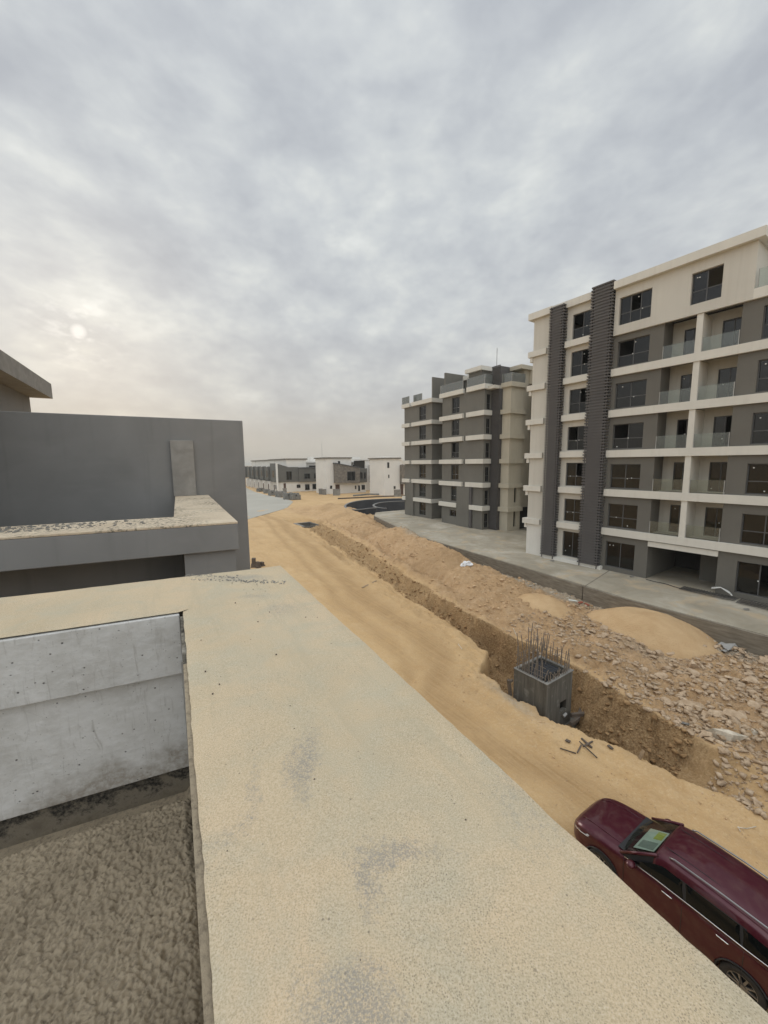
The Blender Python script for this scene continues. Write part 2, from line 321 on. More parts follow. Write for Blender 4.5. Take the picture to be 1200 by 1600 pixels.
road = q.mix(q.ramp(c, [(0.50, 0.0), (0.72, 0.55)]), road, (0.66, 0.50, 0.32))
ts3 = q.n('ShaderNodeVectorMath', operation='MULTIPLY', i={0: tv.outputs[0], 1: (0.35, 9.0, 1)}); tr3 = q.noise(ts3.outputs[0], 1.0, 4, 0.6, 0.4)
pc_ = q.mix(q.ramp(tr3, [(0.35, 0.0), (0.65, 1.0)]), (0.36, 0.225, 0.105), (0.45, 0.30, 0.155))
road = q.mix(q.math('MULTIPLY', trk, q.ramp(b, [(0.25, 0.45), (0.55, 1.0)]), clamp=True), road, pc_)
rub = q.ramp(b, [(0.3, (0.45, 0.285, 0.15)), (0.5, (0.58, 0.385, 0.215)), (0.72, (0.66, 0.475, 0.295))])
rub = q.mix(q.ramp(c, [(0.42, 0.0), (0.62, 0.6)]), rub, (0.45, 0.28, 0.155))
rub = q.mix(q.ramp(c, [(0.60, 0.0), (0.72, 0.5)]), rub, (0.66, 0.51, 0.35))
exc = q.ramp(c, [(0.32, (0.15, 0.085, 0.04)), (0.5, (0.30, 0.185, 0.09)), (0.68, (0.47, 0.32, 0.17))])
exc = q.mix(q.ramp(b, [(0.5, 0.0), (0.7, 0.6)]), exc, (0.40, 0.265, 0.14))
wob = q.math('MULTIPLY', q.math('SUBTRACT', b, 0.5), 1.2)
col = q.mix(q.math('ADD', zr_, q.math('MULTIPLY', wob, q.math('MULTIPLY', zr_, 1.0)), clamp=True), road, rub)
col = q.mix(q.math('MULTIPLY', zg_, q.ramp(b, [(0.25, 0.55), (0.5, 1.0)]), clamp=True), col, exc)
greyd = q.ramp(b, [(0.3, (0.33, 0.29, 0.23)), (0.7, (0.50, 0.45, 0.37))])
col = q.mix(q.math('MULTIPLY', zb_, q.ramp(c, [(0.35, 0.4), (0.6, 1.0)]), clamp=True), col, greyd)
h = q.math('ADD', q.math('ADD', q.math('MULTIPLY', b, 0.6), q.math('MULTIPLY', c, 0.55)), q.math('MULTIPLY', d, 0.2))
# grain: scattered dark crumbs and pale grit
vo = q.n('ShaderNodeTexVoronoi', i={'Vector': P, 'Scale': 7.0}); vs_ = q.math('MULTIPLY', q.ramp(vo.outputs['Distance'], [(0.10, 1.0), (0.2, 0.0)]), q.ramp(q.noise(P, 2.2, 3), [(0.50, 0.0), (0.60, 1.0)]))
col = q.mix(q.math('MULTIPLY', vs_, 0.55), col, (0.33, 0.22, 0.13))
col = q.mix(q.ramp(d, [(0.56, 0.0), (0.72, 0.5)]), col, (0.36, 0.25, 0.14))
col = q.mix(q.ramp(q.noise(P, 3.4, 6, 0.75, 0.8), [(0.56, 0.0), (0.70, 0.5)]), col, (0.40, 0.26, 0.135))
bd_ = q.math('MULTIPLY_ADD', q.math('MAXIMUM', zr_, zg_), 0.16, 0.07)
M['earth'] = finish(m, q, col, 0.97, h, 0.9, 0.10, spec=0.15)
for nd in m.node_tree.nodes:
    if nd.type == 'BUMP': q.set(nd.inputs['Distance'], bd_)
m, q = newmat('clod_stone'); P = pos(q)
oi = q.n('ShaderNodeObjectInfo').outputs['Random']
b = q.noise(P, 4, 4, 0.6); c = q.noise(P, 25, 4, 0.6)
col = q.ramp(b, [(0.3, (0.36, 0.255, 0.165)), (0.5, (0.48, 0.36, 0.245)), (0.7, (0.60, 0.47, 0.335))])
col = q.mix(q.ramp(c, [(0.45, 0.0), (0.7, 0.6)]), col, (0.34, 0.235, 0.15))
M['stone'] = finish(m, q, col, 0.95, c, 0.6, 0.03, spec=0.15)
m, q = newmat('pale_limestone'); P = pos(q)
b = q.noise(P, 3, 5, 0.65, 0.5); c = q.noise(P, 22, 4, 0.6)
col = q.ramp(b, [(0.35, (0.36, 0.33, 0.26)), (0.5, (0.54, 0.47, 0.37)), (0.7, (0.70, 0.62, 0.50))])
M['limestone'] = finish(m, q, col, 0.9, c, 0.6, 0.03)
m, q = newmat('sand_heap'); P = pos(q)
b = q.noise(P, 0.9, 5, 0.6, 0.5); c = q.noise(P, 9, 5, 0.7)
col = q.ramp(b, [(0.35, (0.52, 0.345, 0.185)), (0.7, (0.60, 0.42, 0.24))])
col = q.mix(q.ramp(c, [(0.6, 0.0), (0.75, 0.5)]), col, (0.45, 0.29, 0.15))
col = q.mix(q.ramp(q.noise(P, 30, 4, 0.7), [(0.55, 0.0), (0.7, 0.5)]), col, (0.38, 0.25, 0.13))
M['sand'] = finish(m, q, col, 0.97, c, 0.9, 0.08, spec=0.15)
m, q = newmat('orange_clod'); P = pos(q)
b = q.noise(P, 3, 4, 0.6); c = q.noise(P, 25, 4, 0.6)
col = q.ramp(b, [(0.3, (0.47, 0.305, 0.165)), (0.5, (0.56, 0.38, 0.22)), (0.7, (0.63, 0.46, 0.30))])
M['clod'] = finish(m, q, col, 0.97, c, 0.6, 0.03, spec=0.1)
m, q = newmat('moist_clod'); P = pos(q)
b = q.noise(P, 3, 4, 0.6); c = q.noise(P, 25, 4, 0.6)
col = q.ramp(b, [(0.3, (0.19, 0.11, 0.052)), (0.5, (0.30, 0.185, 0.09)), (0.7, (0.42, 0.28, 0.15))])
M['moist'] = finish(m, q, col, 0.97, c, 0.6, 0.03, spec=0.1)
# car paint
m, q = newmat('maroon_car_paint')
lwt = q.n('ShaderNodeLayerWeight', i={0: 0.35})
P = pos(q); dst = q.math('ADD', q.noise(P, 5, 4), q.math('MULTIPLY', q.math('SUBTRACT', -9.75, q.n('ShaderNodeSeparateXYZ', i={0: P}).outputs[2], clamp=True), 1.1))
col = q.mix(q.ramp(dst, [(0.45, 0.0), (1.1, 0.28)]), (0.062, 0.0032, 0.012), (0.20, 0.12, 0.09))
M['paint'] = finish(m, q, col, 0.38, spec=0.3, metal=0.4, coat=0.55)
M['yellow'] = plain('yellow_print', (0.62, 0.60, 0.12), 0.7)
M['paper'] = plain('white_paper', (0.72, 0.75, 0.70), 0.7)
M['greypaper'] = plain('grey_print', (0.35, 0.37, 0.35), 0.7)
M['lamp'] = plain('lamp_glass', (0.55, 0.55, 0.56), 0.08, metal=0.3, spec=0.8)
M['dash'] = plain('dark_dashboard', (0.02, 0.03, 0.028), 0.7)
M['pipe'] = plain('pale_pipe', (0.55, 0.55, 0.53), 0.5)

# ------------------------------------------------------------------ mesh helpers
class MB:
    def __init__(s): s.v = []; s.f = []
    def add(s, vs, fs):
        o = len(s.v); s.v += [tuple(v) for v in vs]; s.f += [tuple(i+o for i in f) for f in fs]; return s
    def box(s, x0, x1, y0, y1, z0, z1):
        if x0 > x1: x0, x1 = x1, x0
        if y0 > y1: y0, y1 = y1, y0
        if z0 > z1: z0, z1 = z1, z0
        return s.add([(x0,y0,z0),(x1,y0,z0),(x1,y1,z0),(x0,y1,z0),(x0,y0,z1),(x1,y0,z1),(x1,y1,z1),(x0,y1,z1)],
                     [(0,3,2,1),(4,5,6,7),(0,1,5,4),(1,2,6,5),(2,3,7,6),(3,0,4,7)])
    def quad(s, a, b, c, d): return s.add([a, b, c, d], [(0,1,2,3)])
    def prism(s, poly, z0, z1):
        """poly: counter-clockwise (x,y) list"""
        n = len(poly); vs = [(x,y,z0) for x,y in poly]+[(x,y,z1) for x,y in poly]
        fs = [tuple(range(n-1,-1,-1)), tuple(range(n,2*n))]+[(i,(i+1)%n,n+(i+1)%n,n+i) for i in range(n)]
        return s.add(vs, fs)
    def loft(s, A, B):
        """closed solid between two same-length polygons in space"""
        n = len(A)
        return s.add(list(A)+list(B), [tuple(range(n-1,-1,-1)), tuple(range(n,2*n))]+[(i,(i+1)%n,n+(i+1)%n,n+i) for i in range(n)])
    def tube(s, pts, r, k=6):
        pts = [Vector(p) for p in pts]; rings = []
        for i, p in enumerate(pts):
            t = (pts[min(i+1,len(pts)-1)]-pts[max(i-1,0)]).normalized()
            a = t.cross(Vector((0,0,1)) if abs(t.z) < 0.9 else Vector((1,0,0))).normalized(); b = t.cross(a)
            rings.append([p+a*(r*math.cos(2*math.pi*j/k))+b*(r*math.sin(2*math.pi*j/k)) for j in range(k)])
        vs = [v for rg in rings for v in rg]; fs = []
        for i in range(len(rings)-1):
            for j in range(k): fs.append((i*k+j, i*k+(j+1)%k, (i+1)*k+(j+1)%k, (i+1)*k+j))
        fs.append(tuple(range(k-1,-1,-1))); fs.append(tuple(range((len(rings)-1)*k, len(rings)*k)))
        return s.add(vs, fs)
    def wall(s, x0, x1, z0, z1, holes, y0, y1):
        """a wall in the x-z plane between y0 (outside) and y1 with real openings; holes = (x0,x1,z0,z1)"""
        xs = sorted({x0, x1, *[max(x0,min(x1,h[k])) for h in holes for k in (0,1)]}); zs = sorted({z0, z1, *[max(z0,min(z1,h[k])) for h in holes for k in (2,3)]})
        nx, nz = len(xs)-1, len(zs)-1
        solid = [[not any(h[0] < (xs[i]+xs[i+1])/2 < h[1] and h[2] < (zs[j]+zs[j+1])/2 < h[3] for h in holes) for j in range(nz)] for i in range(nx)]
        S_ = lambda i,j: 0 <= i < nx and 0 <= j < nz and solid[i][j]
        for i in range(nx):
            for j in range(nz):
                if not solid[i][j]: continue
                a,b,c,d = xs[i],xs[i+1],zs[j],zs[j+1]
                s.quad((a,y0,c),(b,y0,c),(b,y0,d),(a,y0,d)); s.quad((b,y1,c),(a,y1,c),(a,y1,d),(b,y1,d))
                if not S_(i-1,j): s.quad((a,y1,c),(a,y0,c),(a,y0,d),(a,y1,d))
                if not S_(i+1,j): s.quad((b,y0,c),(b,y1,c),(b,y1,d),(b,y0,d))
                if not S_(i,j-1): s.quad((a,y1,c),(b,y1,c),(b,y0,c),(a,y0,c))
                if not S_(i,j+1): s.quad((a,y0,d),(b,y0,d),(b,y1,d),(a,y1,d))
        return s
    def swap(s):
        """exchange x and y (turn a front wall into a side wall)"""
        s.v = [(y,x,z) for x,y,z in s.v]; s.f = [tuple(reversed(f)) for f in s.f]; return s
    def build(s, name, mat, parent=None, smooth=False, bevel=0.0, merge=False):
        me = bpy.data.meshes.new(name); me.from_pydata(s.v, [], s.f)
        if merge:
            b = bmesh.new(); b.from_mesh(me); bmesh.ops.remove_doubles(b, verts=b.verts, dist=1e-4); b.to_mesh(me); b.free()
        if smooth: me.polygons.foreach_set('use_smooth', [True]*len(me.polygons))
        me.materials.append(M[mat] if isinstance(mat, str) else mat)
        o = bpy.data.objects.new(name, me); COL.objects.link(o)
        if parent: o.parent = parent
        if bevel:
            bv = o.modifiers.new('bevel', 'BEVEL'); bv.width = bevel; bv.segments = 2; bv.limit_method = 'ANGLE'
        return o
def pieces(name, mat, parent, mb, bevel=0.0):
    """every 8-vertex box of the builder becomes an object of its own"""
    out = []
    for i in range(0, len(mb.v), 8):
        m2 = MB(); m2.add(mb.v[i:i+8], [(0,3,2,1),(4,5,6,7),(0,1,5,4),(1,2,6,5),(2,3,7,6),(3,0,4,7)]); out.append(m2.build(name, mat, parent, bevel=bevel))
    return out
def tag(o, label=None, cat=None, group=None, kind=None):
    if label: o['label'] = label
    if cat: o['category'] = cat
    if group: o['group'] = group
    if kind: o['kind'] = kind
    return o
def empty(name, loc, rz=0.0):
    o = bpy.data.objects.new(name, None); o.location = loc; o.rotation_euler = (0,0,rz); o.empty_display_size = 0.3
    COL.objects.link(o); return o
def axes(azd):
    a = rad(azd); return Vector((math.sin(a), -math.cos(a), 0)), Vector((math.cos(a), math.sin(a), 0))
def rot_of(azd): return rad(azd-90)

ZP = -9.0        # pavement level
ZV = -9.7        # level of the far streets
# ------------------------------------------------------------------ terrain
U33, N33 = axes(33)
def TD(p): return -(p.x*U33.x+p.y*U33.y), p.x*N33.x+p.y*N33.y
def fbm(x, y, s, oct=4, seed=0.0, rough=0.5):
    out = np.zeros(x.shape); amp = 1.0; tot = 0.0
    for o in range(oct):
        out += amp*vnoise(x*s+seed+o*17.3, y*s-seed+o*9.1); tot += amp; amp *= rough; s *= 2.03
    return out/tot
_tab = rng.random((256, 256))
def vnoise(x, y):
    xi = np.floor(x).astype(int); yi = np.floor(y).astype(int); fx = x-xi; fy = y-yi
    fx = fx*fx*(3-2*fx); fy = fy*fy*(3-2*fy)
    a = _tab[xi%256, yi%256]; b = _tab[(xi+1)%256, yi%256]; c = _tab[xi%256, (yi+1)%256]; d = _tab[(xi+1)%256, (yi+1)%256]
    return (a*(1-fx)*(1-fy)+b*fx*(1-fy)+c*(1-fx)*fy+d*fx*fy)*2-1
ss = lambda x, a, b: (lambda t: t*t*(3-2*t))(np.clip((x-a)/(b-a), 0, 1))
def knots(T, tab): return np.interp(T, [k[0] for k in tab], [k[1] for k in tab])
K_near = [(-20,14.6),(1.5,14.4),(3.0,14.8),(4.3,14.35),(6.6,14.05),(8.5,13.35),(10.5,13.55),(12.6,13.9),(14.3,16.0),(17.7,16.8),(21.2,17.2),(24.6,17.4),(31.4,18.7),(45.8,20.7),(54,22.0),(62,23.6),(66,24.3)]
K_far  = [(-20,14.9),(1.5,15.0),(3.0,16.3),(5.6,16.2),(7.7,16.4),(9.3,16.8),(12.8,16.9),(15.4,17.4),(18.5,17.8),(22.5,18.5),(26.4,18.9),(38,22.0),(50,24.0),(63,26.2),(66,26.6)]
K_crest= [(-20,22),(5,21.5),(10,21.5),(15.7,23.2),(18.4,23.3),(22.9,24.4),(29.3,26.0),(37.8,28.6),(42.6,29.7),(45,29.5),(50,31),(56.5,32.8),(66,34.5),(71.6,36.2),(76.6,35.0),(90,36)]
K_cz   = [(-20,-10.0),(5,-9.95),(12,-9.85),(15.7,-9.55),(18.4,-9.15),(23,-8.85),(27,-8.55),(31,-8.45),(36,-8.55),(40,-8.5),(43,-8.9),(46,-9.2),(50,-8.95),(58,-8.75),(66,-8.75),(73,-8.8),(77,-9.1),(84,-9.7),(120,-9.7)]
K_foot = [(-20,26.9),(5.2,26.8),(12,26.8),(20.6,27.8),(37.7,29.3),(47,32.0),(56.6,34.8),(60.5,37.5),(70,40),(90,50)]
def zroad(T): return np.interp(T, [-20, 12, 30, 60, 200], [-10.35, -10.3, -10.1, -9.7, -9.7])
def terrain(T, D):
    wT = T; wobble = 0.42*fbm(T, D, 0.4, 3, 3.1)+0.30*fbm(T, D, 1.4, 4, 8.2)
    Dn = knots(T, K_near); Df = knots(T, K_far)+0.35*fbm(T, D*0, 0.30, 3, 5.5); Dc = knots(T, K_crest)+0.8*fbm(T, D*0, 0.12, 2, 1.5); zc_ = knots(T, K_cz); Dp = knots(T, K_foot)
    zr = zroad(T); Dw = D+wobble*np.clip(ss(D, 8, 13), 0, 1)
    zf = np.interp(T, [-20, 4, 8, 14, 22, 60, 66], [-10.1, -10.0, -9.85, -9.80, -9.78, -9.72, -9.70])
    tm = ss(T, 2.0, 6.0)*(1-ss(T, 60.5, 62.0)); shallow = 1.45*tm
    zt = zr-shallow*(1-0.62*ss(T, 13, 18))
    zt = zt*1.0 + 0.25*ss(T, 20, 30)*tm
    zp = np.interp(T, [0, 40, 56, 70], [-10.15, -10.0, -9.7, -9.7])
    # small gentle far-wall near the big pit, steep elsewhere
    soft = 0.25+1.35*ss(T, 0, 3)*(1-ss(T, 8.0, 9.6))+0.5*ss(T, 14, 18)*(0.5+0.5*fbm(T, D*0, 0.5, 2, 41.0))
    act0 = ss(T, -14, -6)*(1-ss(T, 82, 88))
    out = np.where(Dw < Dn, zr, 0.0)
    k0 = Dn; k1 = Dn+0.30; k2 = np.maximum(Df-soft, k1+0.15); k3 = np.maximum(Df+0.12, k2+0.15); k4 = np.maximum(Dc, k3+1.0); k5 = np.maximum(Dp-0.9, k4+0.35+0.9*ss(T, 60, 66))
    def seg(a, b, za_, zb_): t = np.clip((Dw-a)/(b-a), 0, 1); return za_+(zb_-za_)*t
    out = np.where((Dw >= k0) & (Dw < k1), seg(k0, k1, zr, zt), out)
    out = np.where((Dw >= k1) & (Dw < k2), zt, out)
    out = np.where((Dw >= k2) & (Dw < k3), seg(k2, k3, zt, zf), out)
    tt = np.clip((Dw-k3)/(k4-k3), 0, 1); bench = 0.30*ss(T, 22, 32)
    tt2 = np.clip((tt-bench)/(1-bench), 0, 1)
    out = np.where((Dw >= k3) & (Dw < k4), zf+(zc_-zf)*np.where(tt2 < 1, np.where(T > 20, tt2**1.35, tt2*tt2*(3-2*tt2)*0.55+tt2*0.45), 1), out)
    # rolled berm beside the trench, crease behind it, then separate tipped heaps
    brm = ss(T, 19, 24)*(1-ss(T, 60, 64))
    out = out + brm*(0.48*np.exp(-((Dw-(Df+0.95))/0.62)**2) - 0.34*np.exp(-((Dw-(Df+2.1))/0.5)**2))
    for (tc_, dc_, rt, rd, hh_) in ((74, 34.0, 3.2, 2.4, 0.75), (65, 32.0, 3.0, 2.2, 0.8), (56, 30.0, 3.2, 2.0, 0.75), (50, 28.8, 2.0, 1.8, 0.35), (39.8, 27.2, 3.0, 2.1, 0.85), (33.5, 25.2, 2.4, 1.7, 0.55), (28, 23.9, 1.9, 1.5, 0.5), (22.5, 22.4, 1.8, 1.4, 0.45), (46.5, 27.5, 2.0, 2.5, -0.35), (30.5, 24.6, 0.9, 2.0, -0.2), (24.5, 23, 0.8, 1.8, -0.2)):
        out = out + hh_*np.exp(-((T-tc_)/rt)**2-((D-dc_)/rd)**2)*(1-ss(D, Dp-0.8, Dp))*act0
    t5 = np.clip((Dw-k4)/(k5-k4), 0, 1)
    out = np.where((Dw >= k4) & (Dw < k5), zc_+(zp-zc_)*(t5*t5*(3-2*t5)), out)
    out = np.where(Dw >= k5, zp, out)
    # fade the site relief in and out along its length
    act = ss(T, -14, -6)*(1-ss(T, 82, 88)); out = zr*(1-act)+out*act
    rubz = ss(Dw, Df, Df+1.0)*(1-ss(D, Dp-0.3, Dp+0.4))*act
    n1 = fbm(T, D, 0.9, 5, 2.2, 0.55); n2 = fbm(T, D, 3.6, 4, 4.4, 0.6); n3 = fbm(T, D, 0.25, 3, 6.6)
    nearR = 1-ss(T, 14, 24)
    out = out + rubz*(n1*(0.28+0.12*nearR)+n2*(0.15+0.08*nearR)+0.14*n3)
    inside = ss(D, -6, 1)*(1-ss(D, Dn-0.4, Dn+0.1))*act
    out = out + inside*(0.08*n3+0.045*n1+0.035*n2*ss(D, Dn-3.2, Dn-0.5)) + tm*ss(Dw, Dn, Dn+0.4)*(1-ss(Dw, Df-0.1, Df+0.3))*(0.34*n1+0.30*n2)
    # wheel ruts on the track
    for c0, w, dp in ((-5.2, 0.35, 0.05), (-3.4, 0.35, 0.05), (-8.0, 0.5, 0.03)):
        out = out - inside*dp*np.exp(-((D-(Dn+c0))/w)**2)
    # berm of loose spoil at the near lip
    out = out + act*tm*0.13*np.exp(-((Dw-(Dn-0.7))/0.45)**2)*(0.6+0.8*n1)
    # spoil step beside the track and the little second pit
    out = out - act*0.35*np.exp(-((T-40)/3.5)**2-((D-(Dn-0.9))/0.35)**2)
    # dug pocket at the trench head
    out = out - 1.1*ss(T, 57.5, 59)*(1-ss(T, 65, 67.5))*ss(D, 21.8, 22.8)*(1-ss(D, 25.9, 26.6))
    # the trench side of the track slumps softly before the cut; rough band beside it
    sl = act*ss(T, 12.5, 15)*(1-ss(T, 56, 60))
    out = out - sl*0.38*ss(Dw, Dn-1.5+0.5*n3, Dn+0.05)*(1-ss(Dw, Dn+0.02, Dn+0.3))
    rough_ = act*ss(D, Dn-2.2, Dn-1.2)*(1-ss(D, Dn-0.05, Dn+0.2)); out = out + rough_*(0.05*n1+0.05*n2)
    fat = (np.abs(T) > 95) | (D < -10) | (D > 60)
    und = np.where(D > Dp+0.2, 1.0, 0.0)*ss(T, -30, -20)*(1-ss(T, 60, 70))
    out = out - 0.5*und
    out = out - 1.6*ss(D, 40.5, 42)*(1-ss(D, 75, 80))*ss(T, 61, 63)*(1-ss(T, 92, 100))*ss(D-(40+(T-62)*0.0), 0, 1)*(1-ss(T, 84, 86))
    z = out
    R = np.clip(rubz*(0.9-0.35*ss(T, 45, 60)), 0, 1)
    wallm = tm*ss(Dw, Dn+0.05, Dn+0.4)*(1-ss(Dw, k3-0.02, k3+0.25))
    G = np.clip(wallm*(0.95-0.35*ss(T, 14, 24)), 0, 1)
    G = np.maximum(G, 0.35*rubz*ss(n3, 0.1, 0.6))
    G = np.maximum(G, 0.6*act*np.exp(-((T-40)/3.5)**2-((D-(Dn-0.7))/0.5)**2))
    B = np.clip(ss(D, Dp-2.0, Dp-1.0)*(1-ss(T, 40, 55))*act*0.9, 0, 1)
    B = np.maximum(B, act*0.7*np.exp(-((T-10.3)/1.6)**2-((D-(Dn-0.35))/0.35)**2))
    B = np.maximum(B, act*0.6*np.exp(-((T-8.7)/1.4)**2-((D-22.0)/0.9)**2))
    ws = -3.0+0.35*n3
    path = 0.9*np.exp(-((D-(Dn+ws-0.1))/0.85)**2)+0.65*np.exp(-((D-(Dn+ws-2.1))/0.45)**2)+0.3*np.exp(-((D-(Dn-1.4))/0.18)**2)
    A_ = np.clip(path, 0, 1)*ss(T, -30, -10)*(1-ss(T, 70, 90))
    global ZONE2; ZONE2 = A_
    return z, R, G, B
def axis_pts(segs):
    out = []
    for a, b, st in segs: out += list(np.arange(a, b, st))
    return np.array(out+[segs[-1][1]])
Ts = axis_pts([(-4000,-400,900),(-400,-60,85),(-60,-12,6),(-12,-2,0.5),(-2,14,0.075),(14,30,0.13),(30,60,0.25),(60,90,0.5),(90,200,5),(200,800,100),(800,5000,1050)])
Ds = axis_pts([(-4000,-400,900),(-400,-60,85),(-60,-12,6),(-12,2,0.5),(2,12.8,0.22),(12.8,19,0.075),(19,27,0.11),(27,40,0.3),(40,60,1.0),(60,200,10),(200,800,100),(800,5000,1050)])
TT, DD = np.meshgrid(Ts, Ds, indexing='ij'); Z, zR, zG, zB = terrain(TT, DD)
X = -TT*U33.x+DD*N33.x; Y = -TT*U33.y+DD*N33.y
nT, nD = TT.shape
me = bpy.data.meshes.new('ground'); co = np.stack([X, Y, Z], -1).reshape(-1, 3)
idx = np.arange(nT*nD).reshape(nT, nD)
q4 = np.stack([idx[:-1,:-1], idx[:-1,1:], idx[1:,1:], idx[1:,:-1]], -1).reshape(-1, 4)
me.vertices.add(len(co)); me.vertices.foreach_set('co', co.ravel())
me.loops.add(q4.size); me.loops.foreach_set('vertex_index', q4.ravel())
me.polygons.add(len(q4)); me.polygons.foreach_set('loop_start', np.arange(0, q4.size, 4)); me.polygons.foreach_set('use_smooth', np.ones(len(q4), bool))
me.update(); me.validate()
ca_z = me.color_attributes.new('zone', 'FLOAT_COLOR', 'POINT')
pathm = ZONE2; c2_ = me.color_attributes.new('tracks', 'FLOAT_COLOR', 'POINT'); c2_.data.foreach_set('color', np.stack([pathm, pathm, pathm, np.ones_like(zR)], -1).reshape(-1, 4).astype(np.float32).ravel())
ca = me.color_attributes['zone']; ca.data.foreach_set('color', np.stack([zR, zG, zB, np.ones_like(zR)], -1).reshape(-1, 4).astype(np.float32).ravel())
me.materials.append(M['earth']); ground = bpy.data.objects.new('ground', me); COL.objects.link(ground); ground['kind'] = 'structure'
if me.polygons[len(me.polygons)//2].normal.z < 0: me.flip_normals()
def hz_at(x, y):
    T = -(x*U33.x+y*U33.y); D = x*N33.x+y*N33.y
    return float(terrain(np.array([T]), np.array([D]))[0][0])
def P_TD(T, D): return (-T*U33.x+D*N33.x, -T*U33.y+D*N33.y)
def hug(px, py, it=6):
    z = -10.0
    for _ in range(it):
        p = at(px, py, z); z = hz_at(p.x, p.y)
    return at(px, py, z)

# ------------------------------------------------------------------ pavement (raised slab) with its edge beam
edge = [(-20, 26.85), (5.2, 26.85), (12, 26.8), (20.6, 27.8), (37.7, 29.3), (47, 32.0), (56.6, 34.8), (60.5, 37.5)]
inner = [(60.5, 60), (-20, 60)]
poly = [P_TD(*p) for p in edge]+[P_TD(*p) for p in inner]
def sheet(name, poly, z0, z1, mat, kind='structure', **kw):
    # make counter-clockwise
    A = sum(poly[i][0]*poly[(i+1)%len(poly)][1]-poly[(i+1)%len(poly)][0]*poly[i][1] for i in range(len(poly)))
    if A < 0: poly = poly[::-1]
    o = MB().prism(poly, z0, z1).build(name, mat, **kw)
    if kind: o['kind'] = kind
    return o
sheet('pavement', poly, -11.0, ZP, 'pavement')
# edge beam: a slab-edge upstand, three poured lengths
bl = [( [(-20, 26.85), (5.2, 26.85), (12, 26.8), (15, 27.1)], -11.2), ([(15.05, 27.1), (20.6, 27.8), (30, 28.6)], -11.2), ([(30.05, 28.6), (37.7, 29.3), (47, 32.0), (56.6, 34.8), (60.5, 37.5)], -11.0)]
bt = empty('retaining_beam', (*P_TD(20, 27.6), -10)); tag(bt, 'long weathered concrete edge beam holding up the raised pavement beside the spoil heaps', 'retaining wall')
for pts, zb_ in bl:
    pl = [P_TD(t, d-0.16) for t, d in pts]+[P_TD(t, d-0.004) for t, d in reversed(pts)]
    A = sum(pl[i][0]*pl[(i+1)%len(pl)][1]-pl[(i+1)%len(pl)][0]*pl[i][1] for i in range(len(pl)))
    if A < 0: pl = pl[::-1]
    loc = bt.location; pl = [(x-loc.x, y-loc.y) for x, y in pl]
    MB().prism(pl, zb_-loc.z, ZP-0.02-loc.z).build('beam_section', 'beam', bt, bevel=0.02)
# pavement joint groove
for a, b in (((14.9, 27.0), (16.3, 34.0)), ((38, 29.6), (40, 38))):
    (x0, y0), (x1, y1) = P_TD(*a), P_TD(*b); dx, dy = x1-x0, y1-y0; L = math.hypot(dx, dy); nx, ny = -dy/L*0.04, dx/L*0.04
    o = MB().prism([(x0-nx, y0-ny), (x1-nx, y1-ny), (x1+nx, y1+ny), (x0+nx, y0+ny)], ZP-0.02, ZP+0.006).build('pavement_joint', 'beam'); o['kind'] = 'structure'
# ------------------------------------------------------------------ far concrete street on the left
pts = [(388, 811), (448, 794), (458, 784), (446, 778.5), (420, 774.5), (398, 768.5), (384, 762), (366, 757.5)]
w = [at(x, y, ZV+0.03) for x, y in pts]
far = w[-1]; poly = [(p.x, p.y) for p in w]+[(far.x-30, far.y-10), (w[0].x-40, w[0].y-14)]
sheet('road', poly, ZV-0.3, ZV+0.05, 'street')
pts2 = [at(388, 812.5, ZV), at(449, 795, ZV), at(449.6, 793.5, ZV), at(388, 810.5, ZV)]

# ------------------------------------------------------------------ windows
def window(parent, s0, s1, z0, z1, d, lower=0.42, open_side=None, cols=2, stick=2, frame='frame'):
    """frame with a transom and sliding panes, set in an opening of a wall in the parent's x-z plane; y = d is the glass plane"""
    t = 0.055; f = MB()
    f.box(s0, s0+t, d-0.04, d+0.04, z0, z1).box(s1-t, s1, d-0.04, d+0.04, z0, z1)
    f.box(s0+t, s1-t, d-0.04, d+0.04, z1-t, z1).box(s0+t, s1-t, d-0.04, d+0.04, z0, z0+t)
    zt = z0+(z1-z0)*lower if lower else None
    W_ = (s1-s0-2*t)/cols
    if zt:
        f.box(s0+t, s1-t, d-0.035, d+0.035, zt-0.03, zt+0.03)
    for k in range(1, cols):
        x = s0+t+W_*k; f.box(x-0.03, x+0.03, d-0.032, d+0.032, z0+t, z1-t)
    w_ = f.build('window', frame, parent)
    g_ = MB(); zz = zt+0.03 if zt else z0+t
    if zt: g_.box(s0+t, s1-t, d-0.004, d+0.004, z0+t, zt-0.03)
    for k in range(cols):
        if open_side == k: continue
        g_.box(s0+t+W_*k+0.03, s0+t+W_*(k+1)-0.03, d-0.005, d+0.005, zz, z1-t)
    if open_side is not None:      # the opened sash parks beside its neighbour
        k = open_side; nb = k-1 if k > 0 else k+1; ex = s0+t+W_*nb+W_*0.45
        g_.box(ex-0.02, ex+0.02, d+0.04, d+0.07, zz, z1-t)
    g_.build('pane', 'glass', w_)
    if stick:
        for _ in range(stick):
            x = random.uniform(s0+0.2, s1-0.2); z = random.choice([zt or z0+0.5, zt or z0+1.0, z1-0.3, z0+0.2])+random.uniform(-0.04, 0.04)
            MB().box(x-0.035, x+0.035, d-0.045, d-0.041, z-0.035, z+0.03).build('sticker', 'sticker', w_)
    return w_
def glass_rail(parent, s0, s1, d, z, h=0.9, side=None, mat='railglass'):
    r = MB().box(s0, s1, d-0.008, d+0.008, z+0.02, z+h)
    if side: r.box(side[0]-0.008, side[0]+0.008, d+0.02, side[1], z+0.02, z+h)
    o = r.build('glass_railing', mat, parent)
    for x in (s0, s1): MB().box(x-0.02, x+0.02, d-0.02, d+0.02, z, z+h).build('rail_post', 'paleedge', o)
    return o

